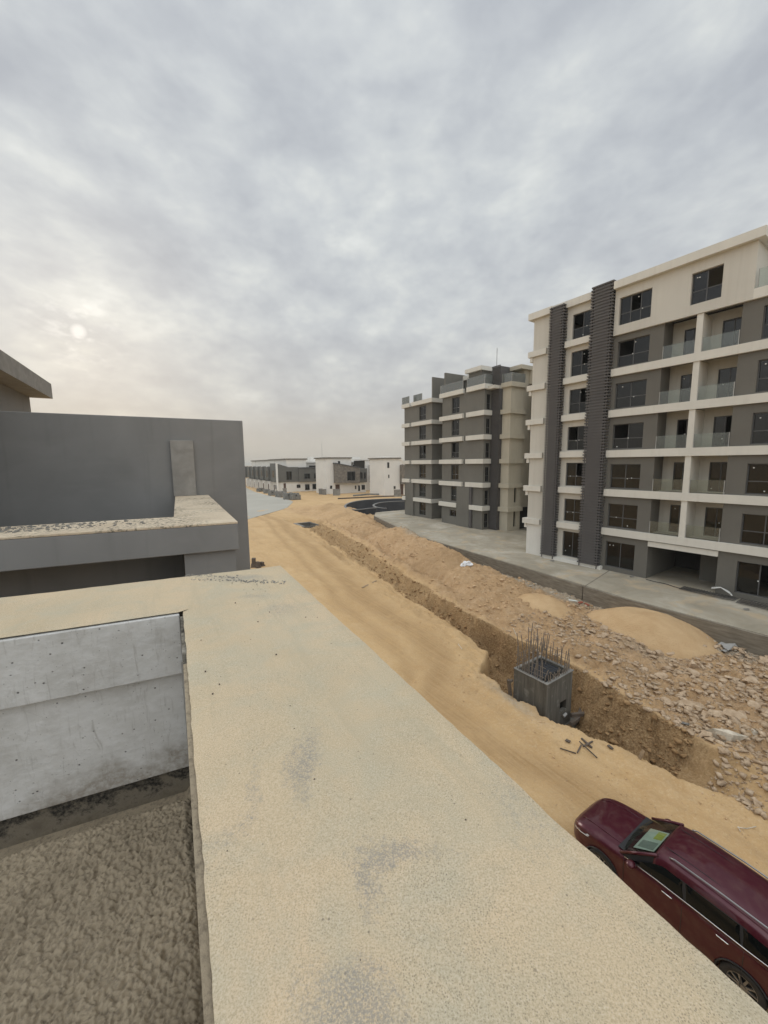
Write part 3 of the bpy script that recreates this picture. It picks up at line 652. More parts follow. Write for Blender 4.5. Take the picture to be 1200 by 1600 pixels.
# ------------------------------------------------------------------ the big apartment block on the right
O1 = at(822, 864, ZP); AZ1 = 34
apt = empty('apartment_building', O1, rot_of(AZ1))
tag(apt, 'seven storey cream and grey apartment building with two tall dark louvre strips and glass balconies', 'building')
BT = [3.55, 6.73, 9.85, 13.0, 16.15, 19.2]   # tops of the cream floor bands
FL = [0.0]+BT                                   # floor levels
SE = 26.0
# --- cream left wing (s 0..1.85) with its little cornices
MB().box(0, 1.95, 0, 9, -0.3, 22.0).build('wall', 'cream', apt)
MB().box(-0.02, 1.9, -0.012, 0.3, 0, 3.0).build('plinth', 'cream_white', apt)
lb = MB()
for z in BT:
    lb.box(-0.42, 1.45, -0.22, 1.2, z-0.52, z-0.02)
    lb.box(-0.26, -0.003, -0.10, 0.9, z-0.95, z-0.523)
pieces('cornice', 'cream_band', apt, lb)
MB().box(-0.45, 1.95, -0.3, 9, 22.003, 22.57).build('roof_edge', 'cream_band', apt)
# --- stair window bay between the louvres
holes = [(3.68, 5.45, z+0.12, z+2.15) for z in FL]
holes[0] = (3.68, 5.45, 0.45, 2.75)
MB().wall(1.95, 7.25, -0.3, 22.0, holes, 0.12, 0.42).build('wall', 'cream', apt)
bb = MB()
for z in BT: bb.box(3.25, 5.6, -0.26, 0.117, z-0.50, z+0.02)
pieces('floor_band', 'cream_band', apt, bb)
MB().box(1.96, 7.25, -0.18, 9, 22.003, 22.57).build('roof_edge', 'cream_band', apt)
MB().box(1.9, 7.4, -0.35, 0.11, 0.0, 0.30).build('plinth', 'cream_white', apt)
ops = [None, None, 1, 0, 1, 1, 0]
for k, h in enumerate(holes):
    window(apt, *h, 0.30, lower=(None if k == 0 else 0.42), open_side=ops[k] if k else None)
# --- the two louvre screens
def louvre(s0, s1, dfront, z0, z1):
    L = MB(); z = z0
    while z < z1:
        j = random.uniform(-0.02, 0.02); k = random.uniform(-0.02, 0.02)
        L.box(s0+j, s1+k, dfront, 0.06, z, z+0.115); z += 0.235
    o = L.build('louvre_screen', 'darkgrey', apt)
    p = MB()
    for x in (s0+0.12, s1-0.12): p.box(x-0.03, x+0.03, dfront+0.05, dfront+0.11, z0-0.28, z1-0.02)
    p.box(s0+0.26, s1-0.26, dfront+0.05, 0.055, z0+0.02, z1-0.05)
    p.build('louvre_frame', 'darkgrey', o)
louvre(1.86, 3.22, -0.5, 0.35, 22.4)
louvre(5.50, 7.22, -0.5, 0.30, 22.65)
# --- main facade s 7.25..: window bay, balcony recess, window bay ...
S0, W1a, W1b, RC0, RC1 = 7.25, 7.55, 9.75, 10.65, 14.86
PILL = (12.57, 12.93)
holes = []
for k, z in enumerate(FL[:6]):
    zl, zh = (z+0.10, z+2.02) if k else (0.35, 2.45)
    holes += [(W1a, W1b, zl, zh), (15.85, 18.05, zl, zh), (19.3, 21.4, zl, zh)]
holes0 = list(holes)
for k in range(6):
    z = FL[k]
    holes0.append((RC0, RC1, z+0.02 if k else -0.25, (FL[k+1] if k < 5 else 19.2)-(0.55 if k else 0.62)))
MB().wall(S0, SE, -0.3, 18.8, holes0, 0.02, 0.32).build('wall', 'grey', apt)
opw = {5: 0, 4: None, 3: 0, 2: None, 1: None, 0: None}
for k in range(6):
    z = FL[k]; a, b = (z+0.10, z+2.02) if k else (0.35, 2.45)
    window(apt, W1a, W1b, a, b, 0.22, lower=(0.42 if k else None), open_side=opw[k], stick=2)
    window(apt, 15.85, 18.05, a, b, 0.22, lower=(0.42 if k else None), open_side=(1 if k == 0 else None))
    window(apt, 19.3, 21.4, a, b, 0.22, lower=(0.42 if k else None))
# cream floor bands, running the whole length
fb = MB()
for z in BT[:5]: fb.box(7.23, SE, -0.20, 0.017, z-0.56, z)
pieces('floor_band', 'cream_band', apt, fb)
# soffit/slab of the recessed balconies with cream back wall and real doors
RD = 1.55
for k in range(6):
    z = FL[k]; top = (FL[k+1])-0.56
    if k == 0: continue
    MB().box(RC0-0.002, RC1+0.002, 0.324, RD+0.3, z-0.30, z-0.004).build('balcony_slab', 'cream', apt)
    hs = [(11.35, 12.53, z+0.06, z+2.12), (13.5, 14.78, z+0.06, z+2.12)]
    MB().wall(RC0, RC1, z, top+0.25, hs, RD, RD+0.2).build('balcony_wall', 'cream', apt)
    MB().box(RC0-0.2, RC0-0.003, 0.33, RD-0.003, z, top+0.25).build('balcony_side', 'grey', apt)
    MB().box(RC1+0.003, RC1+0.2, 0.33, RD-0.003, z, top+0.25).build('balcony_side', 'cream', apt)
    MB().box(PILL[0], PILL[1], -0.12, RD-0.004, z+0.004, top+0.001).build('pillar', 'cream_band', apt, bevel=0.01)
    for j, h in enumerate(hs):
        window(apt, *h, RD+0.08, lower=None, open_side=[(0, None), (0, 0), (0, 1), (None, None), (None, None)][k-1 if k < 6 else 4][j] if k > 2 else None, cols=2 if j == 0 else 2, stick=1)
    glass_rail(apt, RC0+0.02, PILL[0]-0.02, 0.0, z+0.0, 0.92)
    glass_rail(apt, PILL[1]+0.02, RC1-0.04, 0.0, z+0.0, 0.92)
# ground floor: garage like opening
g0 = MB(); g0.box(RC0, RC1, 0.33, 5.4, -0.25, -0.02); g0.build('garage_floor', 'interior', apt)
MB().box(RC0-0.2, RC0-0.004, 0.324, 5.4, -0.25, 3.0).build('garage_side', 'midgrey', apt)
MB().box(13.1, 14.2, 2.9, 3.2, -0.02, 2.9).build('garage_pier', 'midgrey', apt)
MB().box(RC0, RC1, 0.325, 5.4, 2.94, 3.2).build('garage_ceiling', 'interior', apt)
MB().box(RC0+0.02, RC1, -0.10, 0.30, 2.55, 2.93).build('lintel', 'cream_band', apt)
# --- top floor in cream, with the roof slab
hs = [(7.58, 9.78, 19.32, 21.32), (12.12, 13.78, 19.32, 21.32)]
MB().wall(7.25, 15.35, 18.65, 22.0, hs, -0.20, 0.12).build('upper_wall', 'cream', apt)
MB().box(15.05, 15.35, 0.123, 6, 19.2, 22.0).build('upper_wall', 'cream', apt)
MB().box(15.35, SE, -0.20, 0.017, 18.65, 19.25).build('floor_band', 'cream_band', apt)
window(apt, *hs[0], 0.02, lower=0.42, open_side=1, cols=3); window(apt, *hs[1], 0.02, lower=0.42, open_side=1)
MB().box(7.25, 15.72, -0.55, 9, 22.003, 22.55).build('roof_edge', 'cream_band', apt)
glass_rail(apt, 15.5, SE-0.2, -0.12, 19.25, 1.1)
MB().box(15.4, SE-0.1, 2.6, 2.9, 19.25, 22.3).build('upper_wall', 'cream', apt)
# --- carcass: floor slabs, cross walls and back wall, so the openings look into rooms
ca_ = MB()
for z in BT+[22.0]:
    ca_.box(1.96, 10.6, 0.45, 8.6, z-0.28, z-0.05); ca_.box(14.95+0.2, SE-0.1, 0.45, 8.6, min(z, 19.2)-0.28, min(z, 19.2)-0.05) if z < 20 else None
    if z < 20: ca_.box(10.6, 15.1, RD+0.32, 8.6, z-0.28, z-0.05)
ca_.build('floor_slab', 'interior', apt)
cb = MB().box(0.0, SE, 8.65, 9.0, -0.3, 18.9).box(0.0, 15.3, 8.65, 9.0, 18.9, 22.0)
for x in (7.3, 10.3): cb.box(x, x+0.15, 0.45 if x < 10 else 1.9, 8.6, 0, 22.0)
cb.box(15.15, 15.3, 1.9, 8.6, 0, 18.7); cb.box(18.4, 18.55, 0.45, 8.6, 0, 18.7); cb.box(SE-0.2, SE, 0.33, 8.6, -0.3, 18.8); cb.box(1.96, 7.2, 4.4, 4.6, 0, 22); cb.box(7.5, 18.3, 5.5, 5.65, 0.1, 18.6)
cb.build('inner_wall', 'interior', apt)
MB().box(15.45, SE, 0.0, 9, 18.86, 19.19).build('roof_slab', 'cream', apt)

# ------------------------------------------------------------------ the grey apartment block in the middle
AZ2 = 31; O2 = at(752.8, 827.8, ZP)
U31, N31 = axes(31)
mid = empty('apartment_building', O2, rot_of(AZ2))
tag(mid, 'dark grey apartment building with short cream floor bands standing beyond the cream one', 'building')
B2 = [3.1, 6.2, 9.35, 12.5, 15.6, 18.9]
def bandz(z, h=0.62): return z-h+0.1, z+0.1
FL2 = [0]+B2[:5]
# block B: s -8.4..0
hs = [(-6.35, -4.75, z+0.35, z+2.5) for z in FL2]; hs[0] = (-6.6, -4.9, 1.15, 2.1)
MB().wall(-8.4, 0, -0.3, 18.7, hs, 0, 0.3).build('wall', 'midgrey', mid)
for k, h in enumerate(hs): window(mid, *h, 0.18, lower=None if k == 0 else 0.35, open_side=(0 if k in (3,) else None), stick=1)
MB().wall(0.303, 1.3, -0.3, 18.7, [(0.40, 1.02, z+0.25, z+2.15) for z in FL2], 0, -0.3).swap().build('wall', 'midgrey', mid)
for z in FL2:
    f_ = MB()
    for y_ in (0.40, 0.69, 0.98): f_.box(-0.12, -0.06, y_, y_+0.04, z+0.25, z+2.15)
    f_.box(-0.115, -0.065, 0.44, 0.98, z+1.0, z+1.05); w_ = f_.build('window', 'frame', mid)
    MB().box(-0.10, -0.09, 0.42, 1.0, z+0.26, z+2.14).build('pane', 'carglass', w_)
MB().box(-8.4, -8.1, 0.303, 9, -0.3, 18.7).build('wall', 'midgrey', mid)
bb = MB()
for i, z in enumerate(B2):
    z0, z1 = bandz(z)
    r = -2.9
    if i >= 1:
        bb.box(-8.75, -3.75, -0.35, -0.003, z0, z1)
        bb.box(-3.05, 0.30, -0.35, -0.003, z0, z1); bb.box(0.003, 0.30, 0.0, 0.42+0.7, z0, z1)
    else:
        bb.box(-8.75, -5.05+0.2, -0.35, -0.003, z0, z1)
        bb.box(-2.2, 0.30, -0.35, -0.003, z0, z1); bb.box(0.003, 0.30, 0.0, 1.1, z0, z1)
pieces('floor_band', 'cream_band', mid, bb)
MB().box(-4.8, -2.25, -0.30, -0.003, -0.3, 5.67).build('pier_panel', 'midgrey', mid)
MB().box(-2.2, -1.85, -0.28, -0.003, -0.3, 5.67).build('pier_panel', 'darkgrey', mid)
# block A: s -19.6..-12
hs = [(-15.3, -13.5, z+0.35, z+2.5) for z in FL2]
MB().wall(-19.6, -11.9, -0.3, 18.7, hs, 0.80, 1.15).build('wall', 'midgrey', mid)
for k, h in enumerate(hs): window(mid, *h, 1.0, lower=0.35, open_side=(1 if k == 3 else None), stick=1)
MB().box(-12.2, -11.9, 1.153, 4, -0.3, 18.7).build('wall', 'midgrey', mid)
MB().box(-12, -8.4, 2.8, 3.1, -0.3, 18.7).build('wall', 'midgrey', mid)
MB().box(-19.6, -19.3, 1.153, 9, -0.3, 18.7).build('wall', 'midgrey', mid)
bb = MB()
for i, z in enumerate(B2):
    z0, z1 = bandz(z)
    bb.box(-17.1 if i else -16.6, -11.6, 0.45, 0.797, z0, z1); bb.box(-11.897, -11.6, 0.80, 2.75, z0, z1)
    bb.box(-20.0, -17.7 if i else -19.0, 0.45, 0.797, z0, z1); bb.box(-20.0, -19.603, 0.80, 3.0, z0, z1)
pieces('floor_band', 'cream_band', mid, bb)
MB().box(-18.9, -16.7, 0.53, 0.797, -0.3, 5.67).build('pier_panel', 'midgrey', mid)
# louvre strip at the corner and the beige stair tower
L = MB(); z = 0.2
L.box(0.0, 1.35, 1.32, 3.0, -0.3, 21.1)
L.build('wall', 'darkgrey', mid)
L = MB()
while z < 21.2: L.box(0.02, 1.40, 1.16, 1.316, z, z+0.09); z += 0.17
L.build('louvre_screen', 'darkgrey', mid)
TB = [3.1, 6.2, 9.35, 12.5, 15.6, 18.9]
MB().box(1.43, 2.75, 1.75, 2.05, -0.3, 19.0).build('tower_wall', 'oldcream', mid)
MB().wall(2.053, 4.15, -0.3, 19.0, [(2.9, 3.4, 0.5, 2.6), (2.9, 3.4, 3.7, 5.9)], 2.75, 2.5).swap().build('tower_wall', 'oldcream', mid)
MB().box(1.6, 2.75, 4.153, 5.6, 3.0, 21.2).build('tower_wall', 'oldcream', mid)
MB().box(1.43, 2.3, 2.06, 8, -0.3, 19).build('tower_core', 'interior', mid)
tb = MB()
for z in TB: tb.box(1.25, 3.05, 1.45, 4.3, z-0.52, z+0.05)
pieces('tower_band', 'oldcream', mid, tb)
# penthouse level
MB().box(-8.38, -8.1, 0.25, 8, 18.703, 22.0).build('parapet_fin', 'midgrey', mid)
MB().box(-12.2, -11.95, 0.95, 7, 18.703, 22.2).build('parapet_fin', 'midgrey', mid)
MB().box(-5.0, -2.55, 1.9, 8, 18.703, 21.4).build('upper_wall', 'midgrey', mid)
MB().box(-5.4, -2.2, 1.5, 8.5, 21.403, 21.95).build('roof_edge', 'cream_band', mid)
MB().box(-8.0, -5.03, 4.0, 8, 18.703, 21.2).build('upper_wall', 'midgrey', mid)
MB().box(-8.6, -5.42, 3.6, 8.5, 21.203, 21.8).build('roof_edge', 'cream_band', mid)
MB().box(0.6, 5.3, 5.0, 12, 18.9, 20.6).build('upper_wall', 'oldcream', mid)
MB().box(0.2, 3.2, 3.0, 12.3, 20.603, 21.1).build('roof_edge', 'oldcream', mid)
MB().box(-2.52, 1.3, 3.31, 8, 18.7, 20.9).build('upper_wall', 'darkgrey', mid)
glass_rail(mid, -8.6, -3.8, -0.25, 19.0, 1.15, mat='hazyglass')
glass_rail(mid, -3.0, 0.22, -0.25, 19.0, 1.15, side=(0.22, 1.1), mat='hazyglass')
glass_rail(mid, -19.95, -17.75, 0.55, 19.0, 1.15, mat='hazyglass'); glass_rail(mid, -17.6, -15.2, 1.3, 19.0, 1.3, mat='hazyglass')
glass_rail(mid, 1.4, 2.95, 1.6, 18.95, 1.1, side=(2.95, 4.1), mat='hazyglass')
MB().box(-8.05, 1.4, 0.31, 9, 18.3, 18.69).build('roof_slab', 'cream', mid)
MB().box(-19.5, -12.2, 1.2, 9, 18.3, 18.69).build('roof_slab', 'cream', mid)
cc = MB()
for z in B2[:5]: cc.box(-19.2, -12.25, 1.2, 8.5, z-0.2, z-0.02); cc.box(-8.05, -0.35, 0.31, 8.5, z-0.2, z-0.02)
cc.box(-19.6, 4, 8.6, 9, -0.3, 18.2); cc.box(-19.2, -0.4, 5, 5.2, 0, 18.2); cc.box(-2.5, -2.35, 0.32, 5, 0, 18.2)
cc.box(4.0, 4.3, 4.2, 14, -0.3, 18.9)
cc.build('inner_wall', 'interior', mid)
MB().tube([(-2.3, 4.5, 21.9), (-2.3, 4.5, 24.6)], 0.035).build('antenna', 'frame', mid)
# the back wing of the middle block, seen in the gap
hs = [(5.9, 7.4, z+0.3, z+2.4) for z in FL2]
MB().wall(2.78, 12, -0.3, 20.6, hs, 5.62, 5.9).build('wall', 'oldcream', mid)
for h in hs: window(mid, *h, 5.8, lower=0.35, stick=0)
MB().box(4.35, 12, 5.95, 14, -0.3, 20.5).build('inner_wall', 'interior', mid)
MB().box(3.45, 12.3, 5.2, 14, 20.603, 21.3).build('roof_edge', 'oldcream', mid)

# ------------------------------------------------------------------ far villas
def vwin(parent, s0, s1, d0, z0, z1, axis='d', side=0.0):
    """window on the side face (s = side) running along d, or on the front face (d = side) running along s"""
    t = 0.09
    f = MB(); p = MB()
    if axis == 'd':
        f.box(side+0.004, side+0.07, s0, s1, z0, z0+t).box(side+0.004, side+0.07, s0, s1, z1-t, z1)
        f.box(side+0.004, side+0.07, s0, s0+t, z0+t, z1-t).box(side+0.004, side+0.07, s1-t, s1, z0+t, z1-t).box(side+0.004, side+0.065, (s0+s1)/2-0.05, (s0+s1)/2+0.05, z0+t, z1-t)
        p.box(side+0.002, side+0.03, s0+t, s1-t, z0+t, z1-t)
    else:
        f.box(s0, s1, side-0.07, side-0.004, z0, z0+t).box(s0, s1, side-0.07, side-0.004, z1-t, z1)
        f.box(s0, s0+t, side-0.07, side-0.004, z0+t, z1-t).box(s1-t, s1, side-0.07, side-0.004, z0+t, z1-t).box((s0+s1)/2-0.05, (s0+s1)/2+0.05, side-0.065, side-0.004, z0+t, z1-t)
        p.box(s0+t, s1-t, side-0.03, side-0.002, z0+t, z1-t)
    w_ = f.build('window', 'frame', parent); p.build('pane', 'carglass', w_)
OA = at(436.5, 769.4, ZV)
def wpos(o, s, d, z=0): return Vector((o.x+U31.x*s+N31.x*d, o.y+U31.y*s+N31.y*d, o.z+z))
NUNIT = 7; UL = 7.75
ords = ['first', 'second', 'third', 'fourth', 'fifth', 'sixth', 'seventh']
for i in range(NUNIT):
    sN = -UL*i - (0.0 if i else 0.0); u_ = empty('row_house', wpos(OA, sN, 0), rot_of(AZ2))
    tag(u_, 'end house of the white and grey terrace, its long side wall facing the dirt track' if i == 0 else
        f'terraced house with dark upper storey, {ords[i]} along the row from its near end', 'house', 'terraced houses along the far concrete street')
    L0, L1 = -UL+0.02, 0.0
    D1 = 15.4
    MB().box(L0, L1, 0, D1 if i == 0 else 11, -0.6, 3.5).build('ground_wall', 'white', u_)
    if i == 0:
        # grey first floor with a sloping parapet on the side
        MB().loft([(L1+0.35, -0.8, 3.5), (L1+0.35, 7.0, 3.5), (L1+0.35, 7.0, 8.7), (L1+0.35, 3.5, 8.75), (L1+0.35, -0.8, 10.1)],
                  [(L0, -0.8, 3.5), (L0, 7.0, 3.5), (L0, 7.0, 8.7), (L0, 3.5, 8.75), (L0, -0.8, 10.1)]).build('upper_wall', 'villagrey', u_)
        MB().box(L0, L1+0.8, 7.01, D1, 3.4, 8.2).build('upper_wall', 'villagrey', u_)
        MB().box(L0, L1+1.0, 6.9, D1+0.2, 8.203, 8.6).build('roof_edge', 'frame', u_)
        MB().box(L1+0.36, L1+0.75, -1.0, -0.4, -0.5, 10.2).build('fin', 'white', u_)
        vwin(u_, 2.6, 4.6, 0, 4.3, 7.3, 'd', L1+0.35); vwin(u_, 9.0, 11.2, 0, 4.5, 6.4, 'd', L1+0.8); vwin(u_, 12.6, 14.7, 0, 4.5, 6.4, 'd', L1+0.8)
        vwin(u_, 6.3, 7.7, 0, 1.3, 2.5, 'd', 0.0); vwin(u_, 9.4, 11.1, 0, 0.4, 2.5, 'd', 0.0); vwin(u_, 12.2, 14.9, 0, 0.6, 2.5, 'd', 0.0)
        MB().box(0.003, 0.08, 1.6, 2.4, 0, 3.1).build('door', 'brown', u_)
    else:
        MB().loft([(L1-1.2, -0.9, 4.0), (L1-1.2, 9.0, 4.0), (L1-1.2, 9.0, 8.6), (L1-1.2, -0.9, 8.8)],
                  [(L0, -0.9, 4.0), (L0, 9.0, 4.0), (L0, 9.0, 8.6), (L0, -0.9, 8.8)]).build('upper_wall', 'villagrey', u_)
        MB().box(L1-1.15, L1-0.95, -1.5, 0.0, 3.9, 9.0).build('fin', 'villagrey', u_)
        MB().box(L1-0.7, L1-0.3, -1.2, -0.003, -0.5, 3.4).build('porch_wall', 'white', u_)
    vwin(u_, -5.0, -2.4, 0, 5.0, 7.6, 'f', -0.9 if i else -0.8)
    vwin(u_, -4.6, -2.6, 0, 0.8, 2.4, 'f', 0.0)
    MB().box(-6.6, -5.6, -0.08, -0.003, 0, 2.4).build('door', 'brown', u_)
    MB().box(L0, L1-0.3, 3.0, 10.2, 8.6, 11.3).build('roof_room', 'white', u_)
    MB().box(L0-0.1, L1, 2.6, 10.7, 11.303, 11.65+0.0 if i > 2 else 11.75).build('roof_slab', 'villastone', u_)
# villa B, with its tilted dark box
def villa(oB, label, depth=9.0, box=True, hgt=11.4, mirror=False, group='detached villas beyond the site', rich=True):
    v = empty('villa', oB, rot_of(AZ2)); tag(v, label, 'villa', group)
    MB().box(-depth, 0, 0, 9.0, -0.6, hgt).build('wall', 'white', v)
    MB().box(-depth-0.3, 0.35, -0.5, 9.2, hgt+0.003, hgt+0.42).build('roof_slab', 'villastone', v)
    MB().box(-depth, 0.0, 9.01, 14.4, -0.6, 3.4).build('ground_wall', 'white', v)
    MB().loft([(1.5, 2.6, 3.5), (1.5, 11.4, 3.3), (1.5, 11.4, 8.2), (1.5, 2.6, 9.8)], [(0.004, 2.6, 3.5), (0.004, 11.4, 3.3), (0.004, 11.4, 8.2), (0.004, 2.6, 9.8)]).build('upper_box', 'villastone', v)
    MB().loft([(1.7, 2.4, 9.8), (1.7, 11.6, 8.2), (1.7, 11.6, 8.45), (1.7, 2.4, 10.1)], [(0.004, 2.4, 9.8), (0.004, 11.6, 8.2), (0.004, 11.6, 8.45), (0.004, 2.4, 10.1)]).build('box_edge', 'frame', v)
    MB().box(-depth, 0.6, 11.41, 14.6, 3.45, 8.1).build('upper_wall', 'villagrey', v)
    if rich:
        vwin(v, 6.7, 9.6, 0, 4.2, 7.2, 'd', 1.5); vwin(v, 12.0, 12.9, 0, 4.6, 6.8, 'd', 0.6); vwin(v, 13.3, 14.1, 0, 4.6, 6.8, 'd', 0.6)
        vwin(v, 1.2, 1.95, 0, 1.7, 2.75, 'd', 0.0); vwin(v, 4.2, 5.0, 0, 9.7, 10.6, 'd', 0.0)
        vwin(v, 10.2, 10.7, 0, 1.2, 2.4, 'd', 0.0); vwin(v, 11.4, 12.1, 0, 0.5, 2.4, 'd', 0.0); vwin(v, 12.7, 14.0, 0, 0.9, 2.5, 'd', 0.0)
        MB().box(0.003, 0.09, 3.1, 4.6, 0, 3.0).build('door', 'brown', v)
    return v
villa(at(510.5, 772.3, ZV), 'white villa with a tilted dark upper box, beside the end of the terrace')
vD = empty('villa', at(601.5, 774.7, ZV), rot_of(AZ2)); tag(vD, 'tall plain white villa partly hidden behind the grey apartment building', 'villa', 'detached villas beyond the site')
MB().box(-9, 0, -0.2, 5.4, -0.6, 11.0).build('wall', 'white', vD)
MB().box(-9.3, 0.35, -0.6, 5.7, 11.003, 11.4).build('roof_slab', 'villastone', vD)
MB().box(-9, 1.2, 5.41, 13, 3.3, 9.2).build('upper_box', 'villastone', vD); MB().box(-9, 0, 5.41, 13, -0.6, 3.29).build('ground_wall', 'white', vD)
vwin(vD, 0.9, 1.6, 0, 8.3, 10.0, 'd', 0.0); vwin(vD, 1.2, 1.6, 0, 5.3, 6.3, 'd', 0.0); vwin(vD, 3.1, 3.8, 0, 1.9, 2.8, 'd', 0.0)
MB().box(0.003, 0.09, 5.5, 6.6, 0, 3.4).build('door', 'brown', vD)
# villa C: further back, its grey side wing running towards us beside the white block, and an arch
oC = at(571, 766, ZV)
vC = empty('villa', oC, rot_of(AZ2)); tag(vC, 'white villa with roof terrace and round arch standing further back between two white villas', 'villa', 'detached villas beyond the site')
MB().wall(0, 16, -0.6, 10.9, [(6.0, 8.2, 0.3, 2.7), (2.2, 4.0, 8.0, 9.6), (7.2, 9.0, 8.0, 9.6), (12, 13.5, 8.0, 9.6)], 0, -0.3).swap().build('wall', 'white', vC)
MB().box(-9, -0.31, 0, 16, -0.6, 10.8).build('inner_wall', 'interior', vC)
MB().box(-9.3, 0.3, -2.5, 16.3, 10.903, 11.3).build('roof_slab', 'white', vC)
MB().box(0.003, 4.2, 1.6, 4.0, 2.8, 9.2).build('upper_box', 'villastone', vC)
MB().box(-4, 4.0, 9.6, 10.4, -0.6, 9.0).build('side_wing', 'villastone', vC)
arch = [(3.9, 2.7), (8.9, 2.7)]+[(6.4+2.5*math.cos(t), 4.4+2.4*math.sin(t)) for t in np.linspace(0, math.pi, 11)]
MB().loft([(0.9, a, b) for a, b in arch], [(0.004, a, b) for a, b in arch]).build('arch', 'white', vC)
# villas behind: roofline strip between the blocks
for (px, py, lab) in ((478, 766.5, 'white villa with open roof balconies seen behind the end terrace house'),
                      (532, 764.0, 'distant white villa whose roof shows over the gap beside the dark boxed villa'),
                      (592, 763.0, 'farthest white villa, a sliver of roof behind the tall plain villa')):
    o_ = at(px, py, ZV)
    v = empty('villa', o_, rot_of(AZ2)); tag(v, lab, 'villa', 'detached villas beyond the site')
    MB().wall(0, 13, -0.6, 10.2, [(1.5, 4.2, 7.0, 9.2), (5.5, 8.0, 7.2, 9.2), (9.4, 11.6, 7.0, 9.2), (2, 4, 3.6, 5.6), (8, 11, 3.6, 5.6)], 0, -0.3).swap().build('wall', 'white', v)
    MB().box(-8, -1.2, 0, 13, -0.6, 10.15).build('inner_wall', 'interior', v)
    MB().box(-8.2, 0.9, -0.5, 13.5, 10.203, 10.6).build('roof_slab', 'white', v)
    MB().box(-6, -2, 3, 10, 10.61, 12.4).build('roof_room', 'white', v)
    MB().box(0.003, 1.1, 1.0, 12.4, 6.6, 6.85).box(1.0, 1.1, 1.0, 12.4, 6.853, 7.7).build('balcony', 'villagrey', v)
# distant mast
o_ = at(505, 770, ZV); mm = empty('radio_mast', (o_.x*1.3, o_.y*1.3, ZV)); tag(mm, 'thin pale radio mast rising above the far white villas', 'mast')
MB().tube([(0, 0, 0), (0, 0, 18.5)], 0.06).build('pole', 'paleedge', mm); MB().tube([(0, 0, 18.5), (0, 0, 20.5)], 0.025).build('whip', 'paleedge', mm)

# stacks of grey blocks by the terrace
for k, (px, py, w_, h_) in enumerate(((466.0, 781.0, 2.6, 1.7), (455.5, 780.5, 2.6, 1.75), (443.5, 777.0, 2.5, 1.6), (431.5, 774.5, 2.4, 1.5), (422, 771.2, 2.2, 1.3), (412, 768.5, 2.2, 1.2))):
    p = at(px-5, py-0.5, ZV)
    st = empty('block_stack', (p.x, p.y, ZV), rot_of(AZ2)+random.uniform(-0.2, 0.2))
    tag(st, ['grey block stack nearest the sand, rightmost at the road end', 'large grey block stack second from the sand edge', 'grey block stack third from the sand edge by the road',
             'grey block stack fourth from the sand edge by the road', 'small grey block stack fifth from the sand edge', 'smallest grey block stack, farthest along the road'][k], 'block stack', 'stacks of grey blocks beside the far street')
    b_ = MB(); n = 4
    for a in range(n):
        for c in range(5):
            for l in range(4):
                if (l == 3 and random.random() < 0.5) or (l == 2 and random.random() < 0.2): continue
                x = -w_/2+a*w_/n+random.uniform(-.06,.06); y = -w_/2+c*w_/5+random.uniform(-.05,.05); b_.box(x+0.02, x+w_/n-0.02, y+0.02, y+w_/5-0.02, 0.12+l*h_/4, 0.12+(l+1)*h_/4-0.02)
    b_.build('blocks', 'block', st)
    MB().box(-w_/2, w_/2, -w_/2, w_/2, 0, 0.10).build('pallet', 'darkwood', st)
# garden wall stubs in front of the villas
for (px, py, w_, h_, lab) in ((445, 770.5, 1.3, 1.6, 'small grey gate pier standing left of the terrace side door'), (501, 772.5, 1.2, 1.8, 'slim grey gate pier between terrace and boxed villa'), (507, 773, 1.2, 1.7, 'second slim grey gate pier just beside the boxed villa'), (526, 774, 2.2, 1.9, 'brown grey gate pier right before the boxed villa door'), (621, 776, 2.0, 2.0, 'grey gate pier before the tall plain villa')):
    p = at(px, py, ZV); o = MB().box(-w_/2, w_/2, -0.3, 0.3, 0, h_).box(-w_/2-0.06, w_/2+0.06, -0.36, 0.36, h_+0.002, h_+0.12).build('gate_pier', 'block'); o.location = (p.x, p.y, ZV-0.05); o.rotation_euler.z = rad(10)
    tag(o, lab, 'gate pier', 'gate piers in front of the villas')
# low kerb walls in front of the villas
def ribbon(name, pts, z0, z1, th, mat, cap=None, label=None, cat=None, closed=False, parent=None):
    P_ = [Vector((p[0], p[1], 0)) for p in pts]; Lf, Rt = [], []
    for i, p in enumerate(P_):
        t = (P_[min(i+1, len(P_)-1)]-P_[max(i-1, 0)]).normalized(); nn = Vector((-t.y, t.x, 0))*th/2
        Lf.append(p+nn); Rt.append(p-nn)
    def strip(z0, z1, ex=0.0):
        b_ = MB(); k = len(P_); vs = []
        for a, b in zip(Lf, Rt):
            e = (a-b).normalized()*ex; vs += [(a.x+e.x, a.y+e.y, z0), (b.x-e.x, b.y-e.y, z0), (b.x-e.x, b.y-e.y, z1), (a.x+e.x, a.y+e.y, z1)]
        fs = []
        for i in range(k-1):
            for j in range(4): fs.append((i*4+j, i*4+(j+1)%4, (i+1)*4+(j+1)%4, (i+1)*4+j))
        fs += [(3, 2, 1, 0), (4*k-4, 4*k-3, 4*k-2, 4*k-1)]; return b_.add(vs, fs)
    o = strip(z0, z1).build(name, mat)
    if label: tag(o, label, cat)
    if cap: strip(z1+0.002, z1+0.11, 0.05).build('coping', cap, o)
    return o
kp = [at(x, y, ZV) for x, y in ((528, 780), (560, 778.5), (600, 776.5), (640, 775.5))]
ribbon('low_wall', [(p.x, p.y) for p in kp], ZV-0.2, ZV+0.35, 0.3, 'darkwood', None, 'low dark kerb wall running in front of the white villas', 'wall')
kp = [at(x, y, ZV) for x, y in ((552, 775.8), (575, 773.5), (603, 773.8))]
